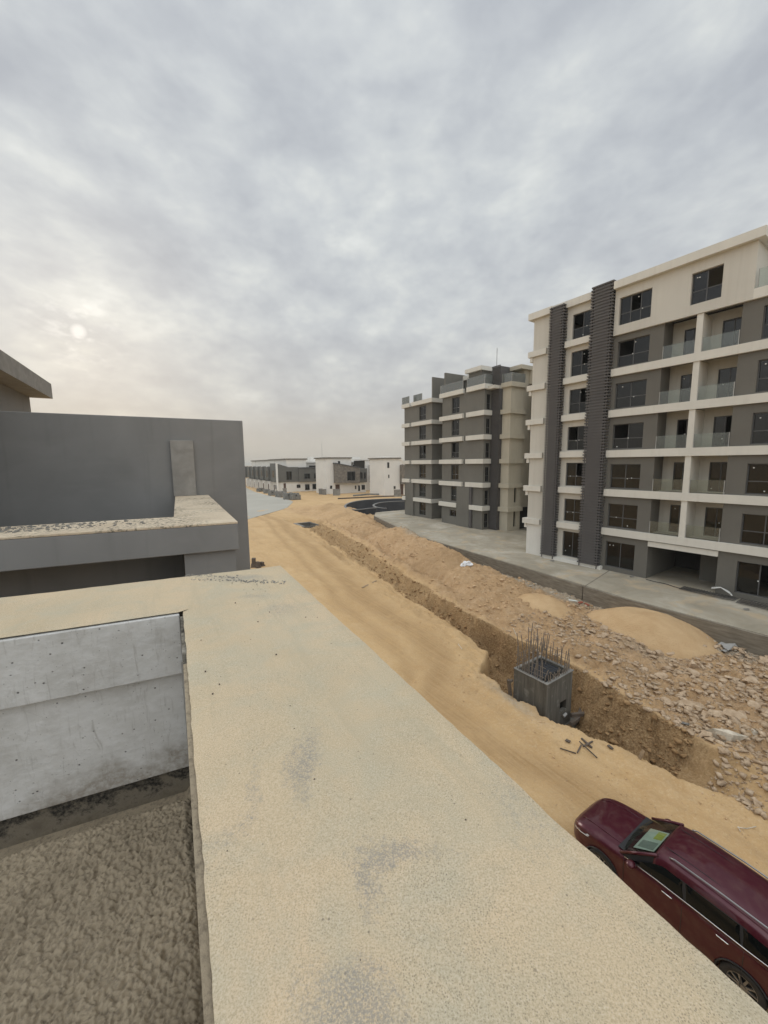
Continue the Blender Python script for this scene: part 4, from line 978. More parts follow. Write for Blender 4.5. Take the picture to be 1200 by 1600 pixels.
ribbon('low_wall', [(p.x, p.y) for p in kp], ZV-0.2, ZV+0.5, 0.3, 'block', None, 'short grey garden wall beside the boxed villa', 'wall')
# curved ramp walls, bitumen coated
def arc(pts, n=8):
    """Catmull-Rom through points"""
    P_ = [Vector((p[0], p[1])) for p in pts]; out = []
    for i in range(len(P_)-1):
        a = P_[max(i-1, 0)]; b = P_[i]; c = P_[i+1]; d = P_[min(i+2, len(P_)-1)]
        for k in range(n):
            t = k/n; out.append(0.5*((2*b)+(c-a)*t+(2*a-5*b+4*c-d)*t*t+(3*b-a-3*c+d)*t**3))
    out.append(P_[-1]); return out
ZW = -8.75
cw = [at(x, y, ZW) for x, y in ((650, 779.0), (620, 779.2), (590, 780.3), (565, 782.2), (548, 785.5), (539.5, 790.2), (542, 794.5), (553, 796.6), (565, 796.2), (578, 794.6), (588, 794.0))]
ribbon('curved_wall', [(p.x, p.y) for p in arc(cw)], -12.5, ZW, 0.3, 'bitumen', 'greyedge', 'black coated curved ramp wall with pale coping at the end of the spoil heap', 'wall')
cw = [at(x, y, ZW) for x, y in ((650, 782.6), (620, 783.6), (600, 784.9), (588, 787.2), (583.5, 790.0), (588, 792.8), (597, 794.2), (604, 794.6))]
ribbon('curved_wall', [(p.x, p.y) for p in arc(cw)], -12.5, ZW, 0.3, 'bitumen', 'greyedge', 'inner black curved ramp wall nested inside the longer curved wall', 'wall')

# ------------------------------------------------------------------ our own house: parapet, coping, screed roof
U28, N28 = axes(28.5)
home = empty('house', (0, 0, 0), rot_of(28.5)); tag(home, 'house under construction with sandy cement coping on its parapet and rough mortar roof', 'house')
ZC = -0.6; sk = 0.078
def sf(d, base): return base+sk*(d-0.53)     # slightly skewed front leg
FS, IS = -2.30, -1.77+0.041
# coping: L shaped slab, gridded on top for a slightly uneven surface
b = bmesh.new()
def copv(s, d, z): return (s, d, z)
outer = [(sf(0.534, FS), 0.534), (3.2, 0.534), (3.2, 0.0), (sf(0.0, IS), 0.0), (sf(-5, IS), -5.0), (sf(-5, FS), -5.0)]
MBc = MB(); n = len(outer)
# subdivide: build as two strips of quads
def strip_grid(A, B, C, D_, nu, nv):
    """A-B along, D-C parallel; returns gridded top verts"""
    return [[tuple((Vector(A)*(1-i/nu)+Vector(B)*(i/nu))*(1-j/nv)+(Vector(D_)*(1-i/nu)+Vector(C)*(i/nu))*(j/nv)) for j in range(nv+1)] for i in range(nu+1)]
def coping_part(A, B, C, D_, nu, nv, name):
    G_ = strip_grid(A, B, C, D_, nu, nv); mb = MB(); vs = []; fs = []
    for i in range(nu+1):
        for j in range(nv+1):
            x, y = G_[i][j][:2]; e = 0.0
            if j in (0, nv): e = 0.004*mn.noise(Vector((x*9, y*9, 3)))+0.002*mn.noise(Vector((x*40, y*40, 3)))
            z = ZC+0.004*mn.noise(Vector((x*2.2, y*2.2, 0)))+0.0015*mn.noise(Vector((x*14, y*14, 5)))-(0.006 if j in (0, nv) else 0)
            vs.append((x, y+e, z))
    fs = [(i*(nv+1)+j, (i+1)*(nv+1)+j, (i+1)*(nv+1)+j+1, i*(nv+1)+j+1) for i in range(nu) for j in range(nv)]
    mb.add(vs, fs); return mb, vs
c1_, v1 = coping_part((sf(0, IS), 0.0), (3.2, 0.0), (3.2, 0.534), (sf(0.534, IS), 0.534), 240, 24, 'coping')
c1_.build('coping', 'coping', home, smooth=True)
fr = MB(); vs = []; nu, nv = 160, 20
for i in range(nu+1):
    for j in range(nv+1):
        d = 0.534-(5.534)*i/nu; s = sf(d, FS)*(1-j/nv)+sf(d, IS)*(j/nv); e = 0
        if j == 0: e = 0.004*mn.noise(Vector((d*9, 0, 3)))+0.002*mn.noise(Vector((d*40, 0, 3)))
        z = ZC+0.004*mn.noise(Vector((s*2.2, d*2.2, 0)))+0.0015*mn.noise(Vector((s*14, d*14, 5)))-(0.006 if (j == 0 or i == 0 or (j == nv and d < 0)) else 0)
        vs.append((s+e, d, z))
fr.add(vs, [(i*(nv+1)+j, (i+1)*(nv+1)+j, (i+1)*(nv+1)+j+1, i*(nv+1)+j+1)[::-1] for i in range(nu) for j in range(nv)])
fr.build('coping', 'coping', home, smooth=True)
# parapet body under the coping: outer faces down to the ground
ob = [(sf(0.53, FS)+0.004, 0.530), (3.2, 0.530), (3.2, 0.012), (sf(0, IS)-0.032, 0.012), (sf(-5, IS)-0.032, -5.0), (sf(-5, FS)+0.004, -5.0)]
A = sum(ob[i][0]*ob[(i+1)%6][1]-ob[(i+1)%6][0]*ob[i][1] for i in range(6))
MB().prism(ob if A > 0 else ob[::-1], -1.75, ZC-0.012).build('parapet_wall', 'stained', home)
MB().prism([(sf(0.5, FS)+0.03, 0.5), (7, 0.5), (7, -5), (sf(-5, FS)+0.03, -5)][::-1] if False else [(sf(-5, FS)+0.03, -5), (7, -5), (7, 0.5), (sf(0.5, FS)+0.03, 0.5)], -10.8, -1.752).build('house_wall', 'grey', home)
# inner face of the front leg: upper lip and recessed lower panel, white and pitted
def inner_panel(z0, z1, off, name, mat):
    """slab standing against the inner face, off metres proud"""
    dl, dr = -5.0, -0.004-max(0, 0.012-off*0.2)
    P0 = [(sf(dl, IS)-0.030, dl), (sf(dl, IS)+off, dl), (sf(dr, IS)+off, dr), (sf(dr, IS)-0.030, dr)]
    A = sum(P0[i][0]*P0[(i+1)%4][1]-P0[(i+1)%4][0]*P0[i][1] for i in range(4))
    return MB().prism(P0 if A > 0 else P0[::-1], z0, z1).build(name, mat, home, bevel=0.004)
inner_panel(-0.872, ZC-0.013, 0.010, 'upper_panel', 'panel')
inner_panel(-1.325, -0.8725, -0.020, 'lower_panel', 'panel')
inner_panel(-1.47, -1.3255, -0.026, 'wet_strip', 'mudstrip')
# right leg inner face
MB().box(sf(0, IS)+0.034, -1.30, -0.012, 0.011, -1.46, ZC-0.014).build('inner_render', 'stained', home)
MB().box(-1.2995, 3.2, -0.011, 0.011, -1.46, ZC-0.014).build('inner_render', 'mortar', home)
MB().box(sf(0, IS)+0.033, sf(0, IS)+0.05, -0.022, -0.0125, -1.30, -0.80).build('corner_bead', 'paleedge', home)
# mortar screed: clumpy wet mortar, built as a displaced sheet
n1_, n2_ = 760, 460
ys = np.linspace(-1.45, -0.012, n2_); xs_ = np.linspace(sf(0, IS)-0.15, 0.55, n1_)
XX, YY = np.meshgrid(xs_, ys, indexing='ij')
wx = XX+0.012*fbm(XX, YY, 30, 2, 9.0); wy = YY+0.012*fbm(XX, YY, 30, 2, 19.0)
h1 = fbm(XX, YY, 2.5, 3, 1.0)*0.02
def lumps(sc, seed):
    """rounded lumps: one random centre per cell, nearest distance"""
    gx, gy = wx*sc, wy*sc*0.8; best = np.full(gx.shape, 9.0); ix, iy = np.floor(gx).astype(int), np.floor(gy).astype(int)
    for a in (-1, 0, 1):
        for c in (-1, 0, 1):
            rx = _tab[(ix+a+seed)%256, (iy+c)%256]; ry = _tab[(ix+a)%256, (iy+c+seed*3)%256]
            best = np.minimum(best, np.hypot(ix+a+rx-gx, iy+c+ry-gy))
    return np.clip(1-best*best*1.6, -0.2, 1)
gate = ss(fbm(XX, YY, 6, 3, 4.0), -0.25, 0.35); h2 = lumps(52, 11)*0.013*gate+lumps(95, 29)*0.010+lumps(24, 5)*0.007*(1-gate)+lumps(120, 41)*0.004; h3 = fbm(XX, YY, 140, 2, 3.0)*0.003
stepb = ss(XX-(IS+sk*(YY-0.53)), 0.03, 0.13)
ZZ = -1.455+(0.075+h1+h2+h3)*stepb+0.012*(1-stepb)
ed = ss(-YY, 0.0, 0.05); ZZ = ZZ*ed+(-1.41+h2)*(1-ed)
me = bpy.data.meshes.new('mortar_bed'); co = np.stack([XX, YY, ZZ], -1).reshape(-1, 3); idx = np.arange(n1_*n2_).reshape(n1_, n2_)
q4 = np.stack([idx[:-1,:-1], idx[1:,:-1], idx[1:,1:], idx[:-1,1:]], -1).reshape(-1, 4)
me.vertices.add(len(co)); me.vertices.foreach_set('co', co.ravel()); me.loops.add(q4.size); me.loops.foreach_set('vertex_index', q4.ravel())
me.polygons.add(len(q4)); me.polygons.foreach_set('loop_start', np.arange(0, q4.size, 4)); me.polygons.foreach_set('use_smooth', np.ones(len(q4), bool)); me.update(); me.validate()
me.materials.append(M['mortar']); mo = bpy.data.objects.new('mortar_bed', me); COL.objects.link(mo); mo.parent = home
MB().box(-3, 7, -5, 0.0, -1.75, -1.47).build('roof_slab', 'stained', home)
# dribbles of cement left on the coping: thin raised crusts near the corner
for k, (px0, py0, px1, py1, nseg) in enumerate(((290, 899, 372, 902, 60), (380, 908, 446, 910, 55), (300, 905, 400, 908, 35))):
    cr = MB()
    for i in range(nseg):
        t = i/nseg; p = at(px0+(px1-px0)*t+random.gauss(0, 1.6), py0+(py1-py0)*t+random.gauss(0, 1.3), ZC)
        r = random.uniform(0.001, 0.0036); sd_, dd_ = p.dot(U28), p.dot(N28)
        ring = [(sd_+r*math.cos(a)*random.uniform(0.6, 1.5), dd_+r*math.sin(a)*random.uniform(0.6, 2.2)) for a in np.linspace(0, 2*math.pi, 7)[:-1]]
        cr.prism(ring, ZC-0.004, ZC+random.uniform(0.001, 0.004))
    tag(cr.build('cement_crust', 'nboard', home), kind='stuff')
# pebbles on the coping
pb = MB()
for i in range(110):
    s = random.uniform(-2.2, 0.6); d = random.uniform(0.03, 0.5); r = min(0.0022, 0.0005*random.paretovariate(1.8))
    ring = [(s+r*math.cos(a)*random.uniform(0.7, 1.3), d+r*math.sin(a)*random.uniform(0.7, 1.3)) for a in np.linspace(0, 2*math.pi, 6)[:-1]]
    pb.prism(ring, ZC-0.002, ZC+r*1.3)
tag(pb.build('grit', 'darkwood', home), kind='stuff')

# ------------------------------------------------------------------ neighbour house on the left
nb = empty('house', (0, 0, 0), rot_of(28.5)); tag(nb, 'neighbouring grey painted house with a blank wall, ledge parapet and overhanging roof', 'house')
MB().box(-8.93, -8.68, -9.0, 1.366, -10.6, 0.915).build('wall', 'nwall', nb, bevel=0.012)
def ff(d, base): return base+0.07*(d-0.56)
lp = [(ff(0.58, -4.35), 0.58), (ff(-8, -4.35), -8.0), (ff(-8, -5.13), -8.0), (ff(-0.02, -5.13), -0.02), (-8.677, 0.02), (-8.677, 0.62)]
A = sum(lp[i][0]*lp[(i+1)%6][1]-lp[(i+1)%6][0]*lp[i][1] for i in range(6)); lp = lp if A > 0 else lp[::-1]
MB().prism(lp, -0.905, -0.625).build('ledge', 'nwall', nb, bevel=0.008)
MB().prism([(x*0.9995, y) for x, y in lp], -0.6245, -0.6).build('coping', 'ledge', nb, bevel=0.006)
MB().box(-8.66, -4.55, 0.05, 0.55, -10.6, -0.907).build('side_wall', 'nwall', nb)
MB().prism([(ff(0.05, -4.40), 0.05), (ff(0.05, -5.1)-0.2, 0.05), (ff(0.05, -5.1)-0.2, 0.545), (ff(0.55, -4.40), 0.545)][::-1] , -10.6, -0.908).build('side_wall', 'nwall', nb)
MB().box(-6.0, -5.3, -8, 0.047, -10.6, -0.91).build('recess_wall', 'nwall', nb)
# floor inside their terrace
MB().box(-8.67, -5.2, -8, 0.0, -1.7, -1.45).build('terrace_floor', 'midgrey', nb)
# bare board upright standing on the ledge leg against the wall
pA = at(265, 689, 0.49); 
MB().box(-8.675, -8.60, 0.02+(-0.02), 0.40, -0.598, 0.485).build('upright_board', 'nboard', nb, bevel=0.006)
MB().box(-8.679, -8.674, 0.02, 0.36, 0.487, 0.90).build('patched_strip', 'nwall', nb)
# overhanging roof of their stair room
E_ = aty(80, 600, 10.0); es, ed_ = E_.dot(U28), E_.dot(N28)
MB().loft([(es, ed_, E_.z), (es, ed_-6, E_.z+0.0), (es, ed_-6, E_.z-0.36), (es, ed_, E_.z-0.36)],
          [(es+8, ed_, E_.z), (es+8, ed_-6, E_.z+0.0), (es+8, ed_-6, E_.z-0.36), (es+8, ed_, E_.z-0.36)]).build('roof_overhang', 'nboard', nb)
MB().box(es+0.12, es+0.42-0.12, ed_-6, ed_-0.42, -1.4, E_.z-0.363).box(es+0.3, es+8, ed_-0.72, ed_-0.42, -1.4, E_.z-0.363).build('stair_room_wall', 'nwall', nb)
# crumbs on the ledge
dm = MB()
for i in range(900):
    d = random.triangular(-3.4, -0.2, -1.6); s = ff(d, -4.35)-random.uniform(0.25, 0.70); r = min(0.014, 0.004*random.paretovariate(2))
    ring = [(s+r*math.cos(a)*random.uniform(0.6, 1.5), d+r*math.sin(a)*random.uniform(0.6, 1.5)) for a in np.linspace(0, 2*math.pi, 6)[:-1]]
    dm.prism(ring, -0.602, -0.6+r*0.8)
tag(dm.build('mortar_crumbs', 'block', nb), kind='stuff')

# dark timber offcuts behind the wall corner
for (px, py, w_, h_, lab) in ((396.5, 886, 0.5, 1.0, 'upright dark timber formwork piece leaning by the grey house corner'), (403, 887, 0.45, 0.7, 'shorter dark timber block beside the grey house corner'), (409.5, 884, 0.4, 0.5, 'small rightmost dark timber block by the grey house')):
    p = hug(px, py); o = MB().box(-w_/2, w_/2, -0.25, 0.25, 0, h_*0.45).box(-w_/2+0.05, w_/2-0.08, -0.2, 0.2, h_*0.451, h_).build('timber_block', 'darkwood', bevel=0.02)
    o.location = (p.x, p.y, p.z-0.1); o.rotation_euler = (0, 0.05, random.uniform(0, 1)); tag(o, lab, 'timber block', 'timber pieces by the grey house')

# ------------------------------------------------------------------ bridge pier stub in the trench
pc = at(854.7, 1070.7, -9.2); azL = rad(-35.0); azR = rad(55.5)
pier = empty('concrete_pier', (pc.x, pc.y, -11.8), rad(90-55.5))   # local x towards photo right, local y away to the left corner
tag(pier, 'square grey concrete column stub with a cage of rusty steel bars standing in the trench', 'column stub')
PX, PY, PT = 1.95, 1.62, 2.6
hole = (1.05, 1.55, 0.95, 1.42)
MB().wall(0, PX, 0, PT, [hole], 0, 0.16).build('form_panel', 'pier', pier)
MB().box(0, 0.14, 0.163, PY, 0, PT).build('form_panel', 'pier', pier)
MB().box(0.143, PX, PY-0.14, PY, 0, PT).build('form_panel', 'pier', pier)
MB().box(PX-0.14, PX, 0.163, PY-0.143, 0, PT).build('form_panel', 'pier', pier)
MB().box(0.143, PX-0.143, 0.5, PY-0.143, 0, PT-0.10).build('concrete_core', 'bitumen', pier)
rim = MB()
rim.box(-0.03, PX+0.03, -0.03, 0.13, PT+0.002, PT+0.04).box(-0.03, 0.12, 0.132, PY+0.02, PT+0.002, PT+0.04).box(PX-0.12, PX+0.03, 0.132, PY+0.02, PT+0.002, PT+0.035).box(0.122, PX-0.122, PY-0.11, PY+0.03, PT+0.002, PT+0.035)
rim.build('rim', 'block', pier, bevel=0.01)
gr = MB()
for k in range(9):
    x = 0.2+k*(PX-0.4)/8; gr.tube([(x, 0.15, PT-0.05), (x, PY-0.15, PT-0.05)], 0.012, 5)
for k in range(8):
    y = 0.18+k*(PY-0.36)/7; gr.tube([(0.15, y, PT-0.09), (PX-0.15, y, PT-0.09)], 0.012, 5)
gr.build('stirrup_mat', 'mesh', pier)
for side in range(4):
    nb_ = 17 if side in (0, 2) else 14
    for k in range(nb_):
        t = (k+0.5)/nb_
        if side == 0: x, y = 0.07+t*(PX-0.14), PY-0.20-0.15*(k%3); hgt = random.uniform(1.1, 1.9)*(1-0.5*abs(t-0.4))
        elif side == 1: x, y = 0.06, 0.12+t*(PY-0.2); hgt = random.uniform(0.5, 0.85)*(1+0.3*t)
        elif side == 2: x, y = 0.15+t*(PX-0.3), 0.06; hgt = random.uniform(0.25, 0.5)
        else: x, y = PX-0.06, 0.12+t*(PY-0.2); hgt = random.uniform(0.5, 0.9)
        lx, ly = random.uniform(-0.16, 0.16), random.uniform(-0.13, 0.13)
        MB().tube([(x, y, PT-0.3), (x+lx*0.3, y+ly*0.3, PT+hgt*0.5), (x+lx, y+ly, PT+hgt*1.12)], 0.018, 5).build('rebar', 'steel', pier)
for k in range(3):
    z = PT+0.22+k*0.22
    MB().tube([(0.05, 0.12, z), (0.05, PY-0.05, z), (PX-0.05, PY-0.05, z), (PX-0.05, 0.12, z)], 0.009, 5).build('stirrup', 'steel', pier)
MB().box(-0.2, PX+0.35, -0.25, PY+0.2, 0.0, 0.22).build('footing', 'pier', pier)
MB().tube([(PX-0.68, -0.06, 0.72), (PX-0.48, -0.06, 0.78)], 0.06, 10).build('tie_rod', 'paleedge', pier)
for k, (x, y, z, r) in enumerate(((1.5, -0.45, 0.35, 0.1), (1.9, -0.35, 0.45, -0.3), (2.3, -0.2, 0.3, 0.4))):
    P_ = pier.matrix_world
    o = MB().box(-0.4, 0.4, -0.06, 0.06, 0, 0.16).build('formwork_board', 'darkwood', bevel=0.01)
    o.location = Matrix.LocRotScale(pier.location, pier.rotation_euler, None) @ Vector((x, y, z+0.2)); o.rotation_euler = (0.1*k, 0.12, rad(34)+r)
    tag(o, ['dark formwork board lying against the column stub foot', 'dark formwork board wedged under the column stub corner', 'outermost dark formwork board below the column stub'][k], 'board', 'boards at the column stub')
# dark support left of the pier
o = MB().box(-0.06, 0.06, -0.06, 0.06, 0, 1.1).box(-0.05, 0.25, -0.04, 0.04, 0.9, 1.0).build('formwork_prop', 'darkwood', bevel=0.01)
o.location = Matrix.LocRotScale(pier.location, pier.rotation_euler, None) @ Vector((-0.28, PY-0.1, 1.2)); o.rotation_euler = (0, -0.2, rad(34)); tag(o, 'dark formwork prop leaning on the left side of the column stub', 'prop')

# steel box at the trench head
hp = at(478, 823, -10.2); o = empty('manhole_form', (hp.x, hp.y, -11.2), rot_of(33)); tag(o, 'dark grey formwork box at the far head of the trench', 'formwork box'); o.scale = (1.15, 1.3, 1.2)
MB().box(-1.6, 1.8, -1.0, -0.8, 0, 1.15).box(-1.6, -1.4, -0.797, 1.2, 0, 1.15).box(1.6, 1.8, -0.797, 1.2, 0, 1.15).box(-1.397, 1.597, 1.0, 1.2, 0, 1.2).build('panel', 'villagrey', o)
MB().box(-1.7, 1.9, -1.1, -0.75, 1.153, 1.22).box(-1.7, -1.35, -0.747, 1.25, 1.153, 1.22).build('rim', 'block', o)

# ------------------------------------------------------------------ sand heap on the pavement edge
def heap(name, cx, cy, rx, ry, hgt, rz, mat, label, n=60, zb=-10.2, skew=0.0):
    vs = []; fs = []
    for i in range(n+1):
        for j in range(n+1):
            a, b = i/n*2-1, j/n*2-1; r = math.sqrt(a*a+b*b)
            nz = 0.10*mn.fractal(Vector((a*2.2+cx, b*2.2, 0)), 0.8, 2.0, 4)
            rr = r*(1+0.18*mn.noise(Vector((a*1.4+cx, b*1.4, 7))))
            z = hgt*max(0, 1-rr)**0.9 if False else hgt*(math.cos(min(rr, 1.25)*math.pi/2.0) if rr < 1 else -(rr-1)*1.6)
            z = min(z, hgt*0.93)+nz*0.5*(1 if rr < 1.1 else 0.3)
            vs.append((a*rx*1.15+skew*z, b*ry*1.15, z))
    for i in range(n):
        for j in range(n): fs.append((i*(n+1)+j, (i+1)*(n+1)+j, (i+1)*(n+1)+j+1, i*(n+1)+j+1))
    o = MB().add(vs, fs).build(name, mat, smooth=True); o.location = (cx, cy, zb); o.rotation_euler.z = rz
    tag(o, label, 'sand heap'); return o
hc = at(1008, 976, -9.7)
heap('sand_heap', hc.x, hc.y, 3.35, 2.5, 1.4, rot_of(33)+0.15, 'sand', 'smooth rounded yellow sand heap tipped against the pavement edge', zb=-10.25)
hc = at(845, 942, -9.6)
heap('sand_heap', hc.x, hc.y, 2.3, 1.6, 0.85, rot_of(33), 'sand', 'small fresh yellow sand heap on the reddish spoil bank', zb=-9.95)

# ------------------------------------------------------------------ rocks
def rock_mesh(seed, flat=0.75, np_=16, name='rock'):
    r_ = random.Random(seed); b = bmesh.new()
    for _ in range(np_):
        v = Vector((r_.gauss(0, 1), r_.gauss(0, 1), r_.gauss(0, 1))).normalized()*r_.uniform(0.78, 1.0); v.z *= flat; v.x *= 1.15; b.verts.new(v)
    res = bmesh.ops.convex_hull(b, input=b.verts)
    bmesh.ops.delete(b, geom=[g_ for g_ in res['geom_interior'] if isinstance(g_, bmesh.types.BMVert)], context='VERTS')
    bmesh.ops.triangulate(b, faces=b.faces)
    bmesh.ops.subdivide_edges(b, edges=b.edges, cuts=1, use_grid_fill=True)
    for v in b.verts:
        v.co += v.co.normalized()*0.09*mn.noise(v.co*2.3+Vector((seed, 0, 0)))
    m_ = bpy.data.meshes.new(name); b.to_mesh(m_); b.free(); m_.materials.append(M['stone']); return m_
rms = [rock_mesh(i, [0.55, 0.75, 0.85, 0.65, 0.5, 0.7, 0.8, 0.6][i]) for i in range(8)]
placed = 0; big = []
def rock_zone():
    """picks a spot in the rubble field, denser towards the near right"""
    while True:
        T = random.uniform(-0.5, 14); D = random.uniform(14.8, 26.4)
        dn = float(knots(T, K_far)) if T > 4.0 else 14.3
        if D < dn+0.5: continue
        p = (1-abs(T-4)/16)*(0.25+0.75*min(1, max(0, (D-dn-1.0)/3))) if T > 4.5 else 0.8
        if T > 8: p *= 0.45 if D > 20.5 else 0.2
        if T < 3.2: p *= 1.6
        if mn.noise(Vector((T*0.5, D*0.5, 1.7))) < -0.15: p *= 0.15
        if random.random() < p: return T, D
first = None
for k in range(280):
    T, D = rock_zone(); x, y = P_TD(T, D); z = hz_at(x, y)
    r = min(0.30, 0.095*random.paretovariate(2.4)); mt = rms[k % 8]
    o = bpy.data.objects.new('rock', mt); COL.objects.link(o)
    o.location = (x, y, z+r*0.25); o.scale = (r, r*random.uniform(0.8, 1.15), r); o.rotation_euler = (random.uniform(-0.4, 0.4), random.uniform(-0.4, 0.4), random.uniform(0, 6.28))
    tag(o, 'tan broken rock lying in the rubble field beside the trench', 'rock', 'broken rocks of the rubble field')
# special stones
def special(name, px, py, dims, rz, mat, label, cat='rock', seed=3, tilt=(0, 0), lift=0.2):
    p = hug(px, py); m_ = rock_mesh(seed, 0.8, 14, name); m_.materials.clear(); m_.materials.append(M[mat])
    o = bpy.data.objects.new(name, m_); COL.objects.link(o); o.location = (p.x, p.y, p.z+dims[2]*lift); o.scale = dims; o.rotation_euler = (tilt[0], tilt[1], rz); tag(o, label, cat)
special('boulder', 1138, 1155, (0.85, 0.40, 0.34), rad(-22), 'limestone', 'long pale slab shaped boulder, largest stone of the rubble', seed=21, tilt=(0.15, 0.12))
special('boulder', 1104, 1148, (0.30, 0.2, 0.2), rad(10), 'stone', 'small tan boulder left of and below the pale slab boulder', seed=41)
special('boulder', 1166, 1143, (0.40, 0.26, 0.16), rad(-15), 'limestone', 'flat white stone resting behind the pale slab boulder', seed=22, tilt=(0.3, 0))
special('boulder', 1081, 1104, (0.52, 0.36, 0.28), rad(-30), 'stone', 'rounded brown tan boulder left of the pale slab boulder', seed=23)
special('boulder', 1071, 1131, (0.34, 0.16, 0.08), rad(-20), 'block', 'flat grey stone alone on the smooth sandy slope', seed=24)
special('boulder', 1149, 1122, (0.46, 0.34, 0.36), rad(-50), 'stone', 'upright tan boulder standing just behind the slab boulder', seed=25)
special('boulder', 1118, 1118, (0.42, 0.30, 0.26), rad(-10), 'stone', 'knobbly tan boulder between rounded boulder and slab boulder', seed=26)
for k, (px, py, sx) in enumerate(((1125, 1008, 0.42), (1140, 1012, 0.5), (1131, 1016, 0.36))):
    special('concrete_lump', px, py, (sx, sx*0.7, sx*0.5), rad(20*k), 'paleedge', ['pale grey concrete lump at the right foot of the sand heap', 'largest blue grey concrete lump under the pavement beam', 'lowest grey concrete lump of three beside the sand heap'][k], 'rubble', seed=31+k)
# clods and gravel too many to count
def scatter(name, count, picker, rmin, rmax, mat, label, par=2.2, seed=1):
    base = []
    for i in range(6):
        m_ = rock_mesh(50+i+seed, 0.7, 9, 'tmp'); b = bmesh.new(); b.from_mesh(m_); bmesh.ops.dissolve_limit(b, angle_limit=0.35, verts=b.verts, edges=b.edges); bmesh.ops.triangulate(b, faces=b.faces)
        base.append((np.array([v.co[:] for v in b.verts]), np.array([[v.index for v in f.verts] for f in b.faces]))); b.free(); bpy.data.meshes.remove(m_)
    Tt, Dd = picker(count); zz = terrain(Tt, Dd)[0]; x = -Tt*U33.x+Dd*N33.x; y = -Tt*U33.y+Dd*N33.y
    VV = []; FF = []; off = 0
    for k in range(len(Tt)):
        v, f = base[k % 6]; r = min(rmax, rmin*random.paretovariate(par)); a = random.uniform(0, 6.28); c_, s_ = math.cos(a), math.sin(a)
        sx, sz = r*random.uniform(0.8, 1.2), r*random.uniform(0.6, 1.0)
        w_ = np.stack([(v[:, 0]*c_-v[:, 1]*s_)*sx+x[k], (v[:, 0]*s_+v[:, 1]*c_)*r+y[k], v[:, 2]*sz+zz[k]+r*0.2], -1); VV.append(w_); FF.append(f+off); off += len(v)
    VV = np.concatenate(VV); FF = np.concatenate(FF); me = bpy.data.meshes.new(name)
    me.vertices.add(len(VV)); me.vertices.foreach_set('co', VV.ravel()); me.loops.add(FF.size); me.loops.foreach_set('vertex_index', FF.ravel().astype(np.int32))
    me.polygons.add(len(FF)); me.polygons.foreach_set('loop_start', np.arange(0, FF.size, 3)); me.update(); me.validate(); me.materials.append(M[mat])
    o = bpy.data.objects.new(name, me); COL.objects.link(o); tag(o, label, 'rubble', kind='stuff'); return o
def pick_rubble(n):
    T = rng.uniform(-1.5, 15, n*4); D = rng.uniform(14.3, 26.6, n*4); dn = np.where(T < 4.0, 14.2+0.5*np.abs(T-2.6), knots(T, K_far))
    nz = fbm(T, D, 0.45, 3, 12.0)
    p = (D > dn+0.3)*(0.35+0.65*ss(nz, -0.3, 0.3))*np.where(T < 5.5, 0.5+0.5*ss(D-dn, 0.0, 0.8)+0.6*(1-ss(T, 2.5, 5)), 0.35+0.65*ss(D-dn, 0.5, 3))*(1-0.55*ss(T, 7.5, 11))
    k = rng.random(n*4) < p; return T[k][:n], D[k][:n]
scatter('rubble', 13000, pick_rubble, 0.028, 0.19, 'stone', 'loose broken stones and clods covering the rubble field', 1.6)
def pick_bank(n):
    T = 13+rng.random(n*3)**1.3*45; D = rng.uniform(17, 34, n*3); dn = knots(T, K_far); dp = knots(T, K_foot)
    nz = fbm(T, D, 0.35, 3, 22.0)
    k = (D > dn+0.1)*(D < dp-0.3)*(rng.random(n*3) < 0.25+0.75*ss(nz, -0.2, 0.4)); return T[k][:n], D[k][:n]
scatter('clods', 9000, pick_bank, 0.025, 0.17, 'clod', 'earth clods strewn over the long spoil bank', 2.0, 7)
def pick_track(n):
    T = -4+rng.random(n*3)**1.5*50; dn = knots(T, K_near); D = dn-np.abs(rng.normal(0, 1.9, n*3))-0.05
    nz = fbm(T, D, 0.6, 3, 32.0); k = rng.random(n*3) < ss(nz, -0.3, 0.5); return T[k][:n], D[k][:n]
scatter('crumbs', 3200, pick_track, 0.012, 0.06, 'clod', 'small earth crumbs spilled along the edge of the dirt track', 2.4, 13)
def pick_pit(n):
    T = rng.uniform(2.5, 60, n); f = 0.1+rng.random(n)*1.0; T = 4.8+56*rng.random(n)**1.5; D = knots(T, K_near)*(1-f)+knots(T, K_far)*f+0.1; return T, D
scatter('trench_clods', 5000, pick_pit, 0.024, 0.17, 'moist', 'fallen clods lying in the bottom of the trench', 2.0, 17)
def pick_foot(n):
    T = rng.uniform(-2, 42, n); D = knots(T, K_foot)-rng.uniform(0.2, 1.3, n); return T, D
scatter('debris', 900, pick_foot, 0.03, 0.16, 'limestone', 'pale builders debris lying along the foot of the pavement beam', 2.0, 19)

# ------------------------------------------------------------------ litter: bag, sticks, boards
def crumple(name, px, py, r, mat, label, cat, flat=0.6):
    p = hug(px, py); b = bmesh.new(); bmesh.ops.create_icosphere(b, subdivisions=3, radius=1)
    for v in b.verts:
        n_ = mn.fractal(v.co*1.8+Vector((px, 0, 0)), 0.7, 2.0, 3); v.co *= 1+0.55*n_; v.co.z *= flat
    m_ = bpy.data.meshes.new(name); b.to_mesh(m_); b.free(); m_.materials.append(M[mat]); o = bpy.data.objects.new(name, m_); COL.objects.link(o)
    o.location = (p.x, p.y, p.z+r*0.3); o.scale = (r, r*0.8, r); tag(o, label, cat)
crumple('plastic_bag', 729, 884, 0.42, 'plastic', 'crumpled white plastic bag on the spoil under the pavement beam', 'plastic bag')
crumple('plastic_bag', 741, 886, 0.26, 'plastic', 'smaller white plastic scrap right beside the crumpled bag', 'plastic bag')
